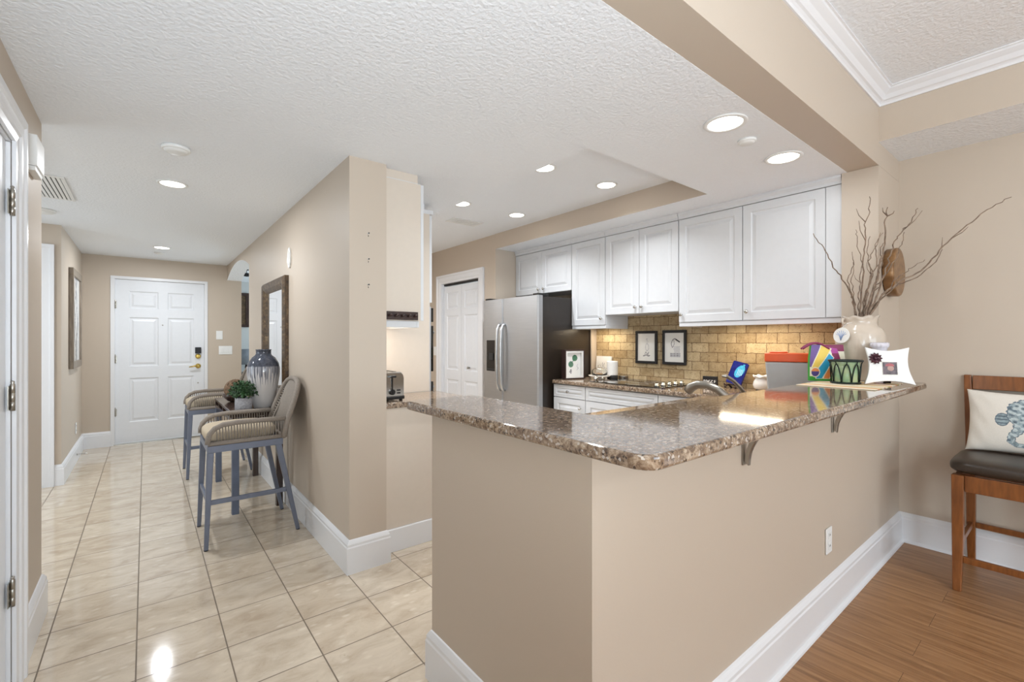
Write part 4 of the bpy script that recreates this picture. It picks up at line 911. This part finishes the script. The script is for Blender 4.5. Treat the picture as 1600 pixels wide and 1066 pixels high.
# ================================================================== WALL FITTINGS
def plate(name, label, cat, loc, rz, w, h, kind, n_=1, group=None):
    t = thing(name, label, cat, loc, rz, group)
    mb = MB(); mb.box((-w/2, -.007, -h/2), (w/2, -.0005, h/2)); mb.build('cover_plate', 'white', t, .002)
    if kind == 'switch':
        for k in range(n_):
            x = (k-(n_-1)/2)*.046; mb = MB(); mb.box((x-.017, -.011, -.034), (x+.017, -.0072, .034)); mb.build('rocker', 'white', t, .002)
    else:
        for z in (-.026, .026):
            mb = MB(); mb.box((-.017, -.009, z-.016), (.017, -.0072, z+.016)); f = mb.build('socket', 'white', t, .002)
            mb = MB(); mb.box((-.008, -.0098, z-.003), (-.006, -.0091, z+.008)); mb.box((.005, -.0098, z-.003), (.007, -.0091, z+.006)); mb.build('slots', 'slot', f)
plate('wall_outlet', 'white wall outlet low on the beige bar wall', 'outlet', (2.608, .789, .37), 0, .076, .122, 'outlet')
plate('wall_outlet', 'white wall outlet under the leaning hall picture', 'outlet', (-.609, 7.05, .36), PI/2, .076, .122, 'outlet')
plate('light_switch', 'single white light switch right of the entry door', 'switch', (.825, 7.719, 1.415), 0, .078, .122, 'switch', 1)
plate('light_switch', 'triple white light switch below the single one by the entry door', 'switch', (.90, 7.719, 1.20), 0, .165, .122, 'switch', 3)
plate('light_switch', 'white light switch left of the pantry bifold door', 'switch', (3.212, 5.76, 1.19), -PI/2, .076, .122, 'switch', 1)
t = thing('door_chime', 'white door chime box high on the left wall beside the door casing', 'door chime', (-.40, 2.93, 2.085), PI/2)
mb = MB(); mb.box((-.09, -.034, .02), (.09, -.0005, .155)); mb.build('cover', 'white', t, .003)
mb = MB(); mb.box((-.085, -.028, 0), (.085, -.0005, .0195)); mb.build('grille_base', 'white', t, .002)
t = thing('wall_chime', 'oval white fluted plaque on the hall wall above the mirror side', 'wall plaque', (.919, 4.04, 2.015), -PI/2)
mb = MB(); ov = [(.036*math.cos(2*PI*k/48)*(1+.04*math.cos(12*2*PI*k/48)), .082*math.sin(2*PI*k/48)*(1+.04*math.cos(12*2*PI*k/48))) for k in range(48)]
mb.prism(ov, -.012, 0, axis='y'); mb.build('plaque', 'white', t, .003)
mb = MB(); mb.prism([(x*.62, z*.72) for x, z in ov], -.017, -.0122, axis='y'); mb.build('raised_centre', 'whitec', t, .002)
for k, z in enumerate((1.98, 1.827, 1.676)):
    t = thing('wall_anchor', ['small screw anchor highest on the hall column end', 'small screw anchor in the middle of the hall column end', 'small screw anchor lowest on the hall column end'][k], 'wall anchor', (1.032, 2.654, z), 0, 'screw anchors on the column')
    mb = MB(); mb.lathe([(.005, 0), (.005, .003), (.003, .004)], 12, 0, Matrix.Rotation(PI/2, 4, 'X')); mb.build('anchor', 'white', t)
    mb = MB(); mb.lathe([(.0025, .0042), (.0025, .010), (.0045, .010), (.0001, .012)], 10, 0, Matrix.Rotation(PI/2, 4, 'X')); mb.tube([(0, -.002, -.012), (0, -.001, -.019)], .0018, 6); mb.build('screw', 'slot', t)
t = thing('door_stop', 'small spring door stop on the baseboard beside the entry', 'door stop', (-.589, 6.95, .085), PI/2)
mb = MB(); mb.tube([(.004*math.cos(k*1.1), -.002-.0016*k, .004*math.sin(k*1.1)) for k in range(42)], .0014, 5); mb.lathe([(.01, 0), (.01, .004)], 12, 0, Matrix.Rotation(PI/2, 4, 'X')); mb.build('spring', 'nickel', t)
mb = MB(); mb.lathe([(.007, .07), (.008, .084), (.0001, .086)], 12, 0, Matrix.Rotation(PI/2, 4, 'X')); mb.build('rubber_tip', 'white', t)

# ================================================================== HALL FURNITURE
def art(u, v):
    m = 0
    for k in range(9):
        c = .15+.1*k; x = .5+.32*math.sin(c*7+k)*(1-v*.4); d = abs(u-x+.15*math.sin(v*8+k))
        if d < .025: m = 1 if k % 2 else 2
    return m
n = N('weathered_taupe_wood'); f = n.noise(n.pos(scale=(30, 30, 3), obj=True), 2, 4); n.set(n.ramp(f, [(.3, srgb(110, 98, 84)), (.7, srgb(150, 136, 120))]), .45); M['taupe'] = n.m
M['artbg'] = plain('art_pale_ground', (214, 210, 204), .5, var=.1, scale=8); M['artdk'] = plain('art_charcoal', (96, 92, 90), .5, var=.2)
picture('hall_picture', 'tall taupe-framed grey abstract picture on the left hall wall', (-.609, 6.85, 1.05), PI/2, .78, 1.04, .075, .038, 'taupe', art, ['artbg', 'artdk', 'paleink'])
# mirror
n = N('dark_carved_frame'); v = n.pos(obj=True); f = n.noise(v, 28, 5, .7); n.set(n.ramp(f, [(.3, srgb(46, 36, 28)), (.55, srgb(92, 72, 50)), (.75, srgb(150, 126, 92))]), .4, .2); n.bump(f, .5, .004); M['carved'] = n.m
t = thing('wall_mirror', 'tall mirror in a dark carved frame on the hall wall above the table', 'mirror', (.919, 4.53, .83), -PI/2)
w, h, fw = .89, 1.05, .10
mb = MB()
def fprof(P0, P1, inn):
    pass
out = [(-w/2, 0), (w/2, 0), (w/2, h), (-w/2, h)]; steps = [(0, 0), (0, -.03), (.02, -.046), (.06, -.040), (.085, -.026), (fw, -.016), (fw, -.004)]
prev = None
for ins, d in steps:
    q = [(-w/2+ins, d, ins), (w/2-ins, d, ins), (w/2-ins, d, h-ins), (-w/2+ins, d, h-ins)]
    if prev: mb.add(prev+q, [(k, (k+1) % 4, 4+(k+1) % 4, 4+k) for k in range(4)])
    prev = q
mb.build('carved_frame', 'carved', t)
mb = MB(); mb.box((-w/2+fw-.002, -.0125, fw-.002), (w/2-fw+.002, -.003, h-fw+.002)); mb.build('mirror_glass', 'mirror', t)
# table
M['blue_reflect'] = plain('blue_reflection_metal', (100, 108, 126), .4, .35, var=.06, scale=12)  # bluish tone is reflected light put into the table leg colour
M['darkmetal'] = plain('dark_bronze_metal', (62, 56, 54), .4, .4)
n = N('dark_walnut_top'); f = n.noise(n.pos(scale=(40, 4, 1), obj=True), 3, 4); n.set(n.ramp(f, [(.3, srgb(48, 36, 32)), (.7, srgb(78, 60, 52))]), .18); M['walnut'] = n.m
t = thing('console_table', 'narrow dark counter-height table against the hall wall between two stools', 'table', (.70, 4.64, 0))
hx, hy, ht = .185, .555, .795
mb = MB(); mb.box((-hx, -hy, ht-.022), (hx, hy, ht)); mb.build('table_top', 'walnut', t, .003)
mb = MB()
for y in (-hy+.005, hy-.03): mb.box((-hx+.005, y, ht-.085), (hx-.005, y+.025, ht-.055))
for x in (-hx+.005, hx-.03): mb.box((x, -hy+.03, ht-.085), (x+.025, hy-.03, ht-.055))
for y in (-.3, 0, .3): mb.box((-hx+.03, y-.012, ht-.083), (hx-.03, y+.012, ht-.057))
mb.build('rail_frame', 'walnut', t)
mb = MB()
for y in (-hy+.02, -.28, 0, .28, hy-.02):
    for x in (-hx+.018, -.06, .06, hx-.018): mb.box((x-.012, y-.012, ht-.0555), (x+.012, y+.012, ht-.0222))
mb.build('spacer_blocks', 'walnut', t)
for sx_ in (-1, 1):
    for sy_ in (-1, 1):
        mb = MB(); x, y = sx_*(hx-.03), sy_*(hy-.035); mb.box((x-.024, y-.024, 0), (x+.024, y+.024, ht-.0855)); mb.build('leg', 'blue_reflect' if sx_ < 0 else 'walnut', t, .002)
# stools
M['rope'] = plain('taupe_woven_rope', (142, 132, 122), .8, var=.12, scale=120, bump=.5)
M['cushion'] = plain('beige_seat_cushion', (190, 174, 150), .85, var=.05, scale=180, bump=.2)
M['stoolmetal'] = plain('blue_grey_powder_coat', (112, 118, 134), .42, .2, var=.04)
def make_stool(label):
    t = thing('counter_stool', label, 'bar stool', (.575, 3.755, 0), 0, 'woven rope counter stools')
    for sy_ in (-1, 1):
        for fx, tx, nm in ((-.272, -.248, 'leg'), (.275, .15, 'leg')):
            mb = MB(); mb.bar((fx, sy_*.245, .004), (tx, sy_*.232, .622), .024, .024, 0, .038, .042, up=(0, 1, 0)); lg = mb.build(nm, 'stoolmetal', t, .004)
            mb = MB(); mb.lathe([(.012, 0), (.014, .006)], 12, c=(fx, sy_*.245)); mb.build('foot_cap', 'matte_black', lg)
    mb = MB()
    for sy_ in (-1, 1): mb.box((-.265, sy_*.25-.014*(1+sy_), .62), (.178, sy_*.25+.014*(1-sy_), .664))
    mb.box((-.265, -.222, .62), (-.237, .222, .664)); mb.box((.15, -.222, .62), (.178, .222, .664)); mb.box((-.237, -.222, .65), (.15, .222, .662)); mb.build('seat_frame', 'stoolmetal', t, .003)
    for sy_ in (-1,):
        mb = MB(); mb.bar((-.257, sy_*.239, .30), (.212, sy_*.239, .30), .018, .03); mb.build('stretcher', 'stoolmetal', t, .003)
    mb = MB(); mb.bar((-.259, -.235, .30), (-.259, .235, .30), .018, .03); mb.build('stretcher', 'stoolmetal', t, .003)
    # cushion
    mb = MB(); a, b = .215, .208
    def cu(u, v):
        ang = 2*PI*u; c, s_ = math.cos(ang), math.sin(ang)
        sq = lambda q: math.copysign(abs(q)**.42, q)
        ph = PI*(v-.5); rr = max(0, math.cos(ph))**.35; zz = .714+.046*math.copysign(abs(math.sin(ph))**.6, math.sin(ph))
        return (-.056+a*sq(c)*rr, b*sq(s_)*rr, zz+.008*(1-(sq(c)*rr)**2)*(v > .5))
    mb.grid(48, 16, cu); mb.build('seat_cushion', 'cushion', t, weld=True)
    # arms
    for sy_ in (-1, 1):
        yy = sy_*.243
        arm = [(-.262, yy, .678), (-.262, yy, .705), (-.252, yy, .742), (-.225, yy, .775), (-.18, yy, .795), (-.1, yy, .803), (.05, yy, .803), (.19, yy, .80)]
        mb = MB(); mb.tube(arm, .0165, 10); mb.tube([(-.262, yy, .678), (.18, yy, .678)], .0145, 8)
        for k in range(24):
            x = -.215+k*.0165; zt = .795 if x > -.17 else .775+(x+.225)*.4
            mb.tube([(x+.004, yy, .682), (x, yy, zt)], .0042, 5)
        mb.build('rope_arm', 'rope', t)
    RIM = [(.183, .25, .672), (.19, .25, .72), (.205, .25, .78), (.233, .243, .86), (.262, .226, .94), (.285, .195, 1.0), (.298, .15, 1.035), (.304, .08, 1.053), (.306, 0, 1.058)]
    mb = MB(); full = RIM+[(x, -y, z) for x, y, z in RIM[-2::-1]]
    mb.tube(full, .019, 10); mb.tube([(.183, -.25, .675), (.183, .25, .675)], .016, 8); mb.build('back_rim', 'rope', t)
    mb = MB(); nR = len(RIM)
    def rim(s_):
        q = s_*(nR-1); i = min(int(q), nR-2); return Vector(RIM[i]).lerp(Vector(RIM[i+1]), q-i)
    for sy_ in (-1, 1):
        for k in range(22):
            s_ = .06+.62*k/21; p = rim(s_); q = Vector((p.x+.012, p.y-.062*(1-.3*s_), p.z-.012)); p.y *= sy_; q.y *= sy_
            mb.tube([p, q], .0042, 5)
    NS = 38
    for k in range(NS):
        u = -1+2*k/(NS-1); b0 = Vector((.186, u*.178, .68)); zt = 1.05-.10*abs(u)**2.2-.05*abs(u)**6; xt = .300-.03*abs(u)**2.5
        e = Vector((xt, u*.19, zt)); m = b0.lerp(e, .5)+Vector((.008, 0, 0)); mb.tube([b0, m, e], .0064, 6)
    for sy_ in (-1, 1): mb.tube([(.187, sy_*.184, .68), (.215, sy_*.188, .78), (.25, sy_*.183, .86), (.275, sy_*.17, .93)], .009, 6)
    mb.build('woven_back', 'rope', t)
    return t
st = make_stool('near woven rope counter stool with beige cushion, in front of the table')
dup(st, (.59, 5.655, 0), 0, 'far woven rope counter stool beyond the table by the entry door')
# table items
n = N('drip_glaze'); v = n.pos(obj=True); sx = n.new('ShaderNodeSeparateXYZ'); n.link(v, sx.inputs[0])
at = n.new('ShaderNodeMath', operation='ARCTAN2'); n.link(sx.outputs[1], at.inputs[0]); n.link(sx.outputs[0], at.inputs[1])
cb = n.new('ShaderNodeCombineXYZ'); n.link(at.outputs[0], cb.inputs[0]); dn = n.noise(cb.outputs[0], 9, 2, .6)
md = n.new('ShaderNodeMath', operation='MULTIPLY_ADD'); n.link(dn, md.inputs[0]); md.inputs[1].default_value = .62; n.link(sx.outputs[2], md.inputs[2])
msk = n.ramp(md.outputs[0], [(.555, (0, 0, 0)), (.565, (1, 1, 1))])
hi = n.ramp(sx.outputs[2], [(.338, (0, 0, 0)), (.345, (1, 1, 1))])
hi2 = n.mix(1, hi, msk, 'LIGHTEN'); pat = n.ramp(n.noise(v, 60, 4, .7), [(.3, srgb(50, 54, 64)), (.7, srgb(84, 88, 100))])
stre = n.ramp(n.noise(cb.outputs[0], 26, 2), [(.47, srgb(58, 62, 74)), (.54, srgb(184, 184, 190))])
low = n.mix(n.ramp(sx.outputs[2], [(.335, (0, 0, 0)), (.342, (1, 1, 1))]), stre, pat)
c = n.mix(hi2, srgb(206, 202, 200), low); n.set(c, .12); M['drip'] = n.m
t = thing('drip_vase', 'tall grey-over-white drip glazed vase on the hall table', 'vase', (.755, 4.20, .7955))
mb = MB(); mb.lathe([(.065, 0), (.07, .004), (.085, .07), (.105, .17), (.119, .27), (.12, .32), (.112, .365), (.085, .41), (.062, .428), (.056, .44), (.056, .468), (.06, .474), (.052, .476), (.048, .44), (.1, .35), (.0001, .1)], 56); mb.build('vase_body', 'drip', t)
M['stonepot'] = plain('rough_grey_stone', (168, 166, 170), .7, var=.25, scale=70, bump=.6)
t = thing('potted_plant', 'small bushy green plant in a rough grey stone pot on the hall table', 'potted plant', (.605, 4.145, .7955))
mb = MB(); mb.lathe([(.054, 0), (.06, .005), (.06, .098), (.052, .1), (.05, .085), (.0001, .085)], 32); mb.build('pot', 'stonepot', t)
M['foliage'] = plain('green_foliage', (38, 70, 34), .6, var=.6, scale=30)
mb = MB(); rn = random.Random(3)
for k in range(620):
    a = rn.uniform(0, 2*PI); ph = math.acos(rn.uniform(-.25, 1)); r = rn.uniform(.45, 1); d = Vector((math.sin(ph)*math.cos(a), math.sin(ph)*math.sin(a), math.cos(ph)*.95)); c = Vector((0, 0, .135))+d*.098*r
    s1 = d.orthogonal().normalized(); s1 = Matrix.Rotation(rn.uniform(0, 2*PI), 3, d) @ s1; L = rn.uniform(.022, .036); n2 = (d*.7+s1).normalized(); sd = n2.cross(d).normalized()*L*.28
    mb.add([c, c+n2*L*.5+sd, c+n2*L, c+n2*L*.5-sd, c+n2*L*.5+d*.004], [(0, 1, 4), (1, 2, 4), (2, 3, 4), (3, 0, 4)])
for k in range(24): a = 2*PI*k/24; mb.tube([(0, 0, .085), (math.cos(a)*.05, math.sin(a)*.05, .15)], .0015, 4)
mb.build('foliage', 'foliage', t)
M['vine'] = plain('twisted_vine', (122, 96, 72), .7, var=.35, scale=60)
def twig_ball(loc, r, label, mat, seed):
    rn = random.Random(seed); mb = MB()
    for k in range(26):
        ax = Vector((rn.gauss(0, 1), rn.gauss(0, 1), rn.gauss(0, 1))).normalized(); u = ax.orthogonal().normalized(); w_ = ax.cross(u); off = rn.uniform(-.55, .55); rr = math.sqrt(1-off*off)
        mb.tube([(ax*off+(u*math.cos(2*PI*i/20)+w_*math.sin(2*PI*i/20))*rr)*(r*rn.uniform(.94, 1.0)) for i in range(20)], r*.055, 5, closed=True)
    mb.ball((0, 0, 0), r*.86, 16); o = mb.build('twig_ball', mat); o.location = loc; return tag(o, label, 'decorative ball', 'woven twig balls on the hall table')
t = thing('dark_bowl', 'dark bowl holding a woven twig ball on the hall table', 'bowl', (.635, 4.78, .7955))
mb = MB(); mb.lathe([(.04, 0), (.06, .008), (.095, .045), (.104, .068), (.099, .068), (.088, .045), (.05, .014), (.0001, .012)], 36); mb.build('bowl', 'walnut', t)
twig_ball((.635, 4.78, .905), .088, 'brown woven twig ball in the dark bowl', 'vine', 2)
M['palevine'] = plain('pale_dried_vine', (176, 156, 118), .7, var=.3, scale=60)
twig_ball((.735, 4.545, .8855), .088, 'pale woven ball partly hidden behind the green plant', 'palevine', 5)

# ================================================================== DINING CHAIR
n = N('reddish_brown_wood'); f = n.noise(n.pos(scale=(22, 22, 3), obj=True), 2.4, 5, .6, .4); n.set(n.ramp(f, [(.25, srgb(104, 58, 26)), (.55, srgb(128, 76, 36)), (.8, srgb(146, 90, 46))]), .3); M['cherry'] = n.m
M['leather'] = plain('dark_brown_leather', (54, 44, 36), .32, var=.15, scale=90, bump=.15)
t = thing('counter_chair', 'brown wooden counter-height chair with dark leather seat by the right wall', 'chair', (3.69, .225, 0))
def post(pts, w0, w1, name, d0=None, d1=None):
    mb = MB(); n_ = len(pts); prev = None
    for k, (x, y, z) in enumerate(pts):
        u = k/(n_-1); a = (w0+(w1-w0)*u)/2; b = ((d0 or w0)+((d1 or w1)-(d0 or w0))*u)/2
        q = [(x-a, y-b, z), (x+a, y-b, z), (x+a, y+b, z), (x-a, y+b, z)]
        if prev: mb.add(prev+q, [(0, 1, 5, 4), (1, 2, 6, 5), (2, 3, 7, 6), (3, 0, 4, 7)])
        if k == 0: mb.add(q, [(3, 2, 1, 0)])
        if k == n_-1: mb.add(q, [(0, 1, 2, 3)])
        prev = q
    return mb.build(name, 'cherry', t, .004, weld=True)
for sy_ in (-1, 1):
    post([(-.268, sy_*.21, 0), (-.258, sy_*.21, .06), (-.245, sy_*.21, .16), (-.236, sy_*.21, .30), (-.235, sy_*.21, .618)], .036, .056, 'leg', .034, .050)
    post([(.245, sy_*.21, 0), (.232, sy_*.21, .08), (.22, sy_*.21, .2), (.215, sy_*.21, .45), (.213, sy_*.21, .64)], .034, .048, 'leg', .034, .045)
    post([(.213, sy_*.21, .641), (.222, sy_*.214, .78), (.238, sy_*.222, .95), (.262, sy_*.23, 1.135)], .046, .032, 'back_post', .044, .032)
mb = MB()
for sy_ in (-1, 1): mb.box((-.206, sy_*.215-.011, .53), (.188, sy_*.215+.011, .618))
mb.box((-.245, -.184, .53), (-.222, .184, .618)); mb.box((.20, -.186, .53), (.222, .186, .618)); mb.build('seat_apron', 'cherry', t, .003)
for sy_ in (-1, 1): mb = MB(); mb.bar((-.222, sy_*.21, .235), (.204, sy_*.21, .235), .02, .032); mb.build('stretcher', 'cherry', t, .003)
mb = MB(); mb.bar((-.243, -.19, .165), (-.243, .19, .165), .02, .034); mb.build('stretcher', 'cherry', t, .003)
mb = MB(); mb.bar((.218, -.19, .235), (.218, .19, .235), .02, .032); mb.build('stretcher', 'cherry', t, .003)
mb = MB()
def seat(u, v):
    ang = 2*PI*u; sq = lambda q, e: math.copysign(abs(q)**e, q); ph = PI*(v-.5); rr = max(0, math.cos(ph))**.3
    x, y = sq(math.cos(ang), .3)*rr, sq(math.sin(ang), .3)*rr
    return (-.03+.243*x, .252*y, .662+.040*sq(math.sin(ph), .7)+(.012*(1-x*x)*(1-y*y) if v > .5 else 0))
mb.grid(64, 18, seat); mb.build('seat', 'leather', t, weld=True)
mb = MB()
rail = lambda y: .012-.012*(y/.2)**2
n_ = 12; vs = []
for k in range(n_+1):
    y = -.207+.414*k/n_; xo = .252+rail(y)
    vs += [(xo-.012, y, 1.05), (xo+.010, y, 1.05), (xo+.016, y, 1.133), (xo-.006, y, 1.133)]
fs = [[0, 1, 2, 3], [n_*4+3, n_*4+2, n_*4+1, n_*4]]
for k in range(n_):
    for j in range(4): fs.append([k*4+j, k*4+(j+1) % 4, k*4+4+(j+1) % 4, k*4+4+j])
mb.add(vs, fs); mb.build('top_rail', 'cherry', t, .003)
mb = MB(); vs = []
for k in range(n_+1):
    y = -.197+.394*k/n_; xo = .232+rail(y)
    vs += [(xo-.007, y, .80), (xo+.007, y, .80), (xo+.024, y, 1.02), (xo+.010, y, 1.02)]
mb.add(vs, fs); mb.build('back_panel', 'leather', t)
mb = MB(); mb.bar((.224, -.195, .76), (.224, .195, .76), .022, .05); mb.build('lower_rail', 'cherry', t, .003)
# pillow
M['canvas'] = plain('off_white_canvas', (226, 219, 208), .85, var=.03, scale=200, bump=.1)
M['sea1'] = plain('teal_grey_print', (142, 156, 160), .85, var=.35, scale=70); M['sea2'] = plain('dark_slate_print', (98, 112, 122), .85, var=.3, scale=70); M['sea3'] = plain('pale_grey_blue_print', (186, 196, 196), .85, var=.15, scale=60)
SP = [((.66, .70), .03), ((.60, .76), .05), ((.52, .82), .075), ((.45, .74), .085), ((.45, .60), .10), ((.49, .48), .075), ((.47, .37), .055), ((.42, .27), .042), ((.41, .18), .036), ((.46, .12), .03), ((.53, .12), .026), ((.56, .17), .022), ((.53, .21), .018)]
def seahorse(u, v):
    asp = .36/.5; best = 9; rad = 0
    for (a, ra), (b, rb) in zip(SP, SP[1:]):
        d, tt = segd(u, v*asp, (a[0], a[1]*asp), (b[0], b[1]*asp)); r = (ra+(rb-ra)*tt)*.8
        if d/r < best: best = d/r
    s_ = noise.noise(Vector((u*26, v*22, 1)))+.5*math.sin(v*70+8*u)*math.sin(u*46)
    if best < 1: return 2 if (best > .9 or s_ > .42) else (3 if (s_ < -.12) else 1)
    e = ((u-.335)/.06)**2+((v-.53)/.11)**2
    if e < 1: return 2 if (e > .75 or math.sin(v*110) > .5) else 1
    if segd(u, v, (.62, .74), (.74, .66))[0] < .022: return 1
    if best < 1.14 and math.sin(v*90+u*60) > 0: return 2
    return 0
t = thing('throw_pillow', 'cream lumbar pillow with grey-blue seahorse on the counter chair', 'pillow', (3.775, .195, .706), -PI/2); t.rotation_euler = (-.20, .0, -PI/2)
def pil(sg):
    def fn(u, v):
        x, z = u*2-1, v*2-1
        th = .075*((1-abs(x)**2.2)*(1-abs(z)**2.2))**.42
        pin = 1-.09*(1-x*x) ; pinx = 1-.06*(1-z*z)
        wr = .004*math.sin(18*x+9*z)*max(0, abs(x)-.5)
        return (.25*x*pinx, -sg*(th+wr), .178+.178*z*pin)
    return fn
mb = MB(); mb.grid(210, 150, pil(1), lambda u, v: seahorse(u+.045, v)); mb.grid(40, 30, pil(-1)); mb.build('pillow_cover', ['canvas', 'sea1', 'sea2', 'sea3'], t)

# ================================================================== DEN BEYOND THE ARCH
t = thing('den_picture', 'dark framed picture on the grey wall beyond the arch', 'picture', (1.32, 9.699, 1.58))
mb = MB()
for a, b in (((-.18, -.03, 0), (.18, 0, .05)), ((-.18, -.03, .58), (.18, 0, .63)), ((-.18, -.03, .05), (-.13, 0, .58)), ((.13, -.03, .05), (.18, 0, .58))): mb.box(a, b)
mb.build('frame', 'espresso', t); mb = MB(); mb.box((-.13, -.015, .05), (.13, -.001, .58)); mb.build('print', 'carved', t)
t = thing('den_console', 'dark low console seen through the hall arch', 'console', (1.75, 9.40, 0))
mb = MB(); mb.box((-.6, -.2, .72), (.6, .2, .76)); mb.build('top', 'espresso', t, .003); mb = MB(); mb.box((-.58, -.19, .08), (.58, .19, .7195)); mb.build('cabinet_body', 'espresso', t)
for x in (-.54, .54):
    for y in (-.15, .15): mb = MB(); mb.box((x-.02, y-.02, 0), (x+.02, y+.02, .08)); mb.build('leg', 'espresso', t)
M['greyshade'] = plain('grey_fabric_shade', (128, 134, 142), .8, var=.05)
t = thing('den_lamp', 'grey drum shade lamp on the dark console beyond the arch', 'lamp', (1.42, 9.40, .7605))
mb = MB(); mb.lathe([(.07, 0), (.07, .012), (.02, .03), (.03, .10), (.012, .2)], 24); mb.build('base', 'espresso', t)
mb = MB(); mb.lathe([(.15, .15), (.14, .42)], 32, cap=False); o = mb.build('shade', 'greyshade', t); md = o.modifiers.new('thick', 'SOLIDIFY'); md.thickness = .003
t = thing('den_pendant', 'small dark hanging fixture just inside the arch', 'pendant', (1.20, 7.95, ZC))
mb = MB(); mb.lathe([(.03, -.0005), (.03, -.012), (.004, -.015), (.004, -.05), (.045, -.06), (.05, -.10), (.0001, -.11)], 20); mb.build('fixture', 'matte_black', t)
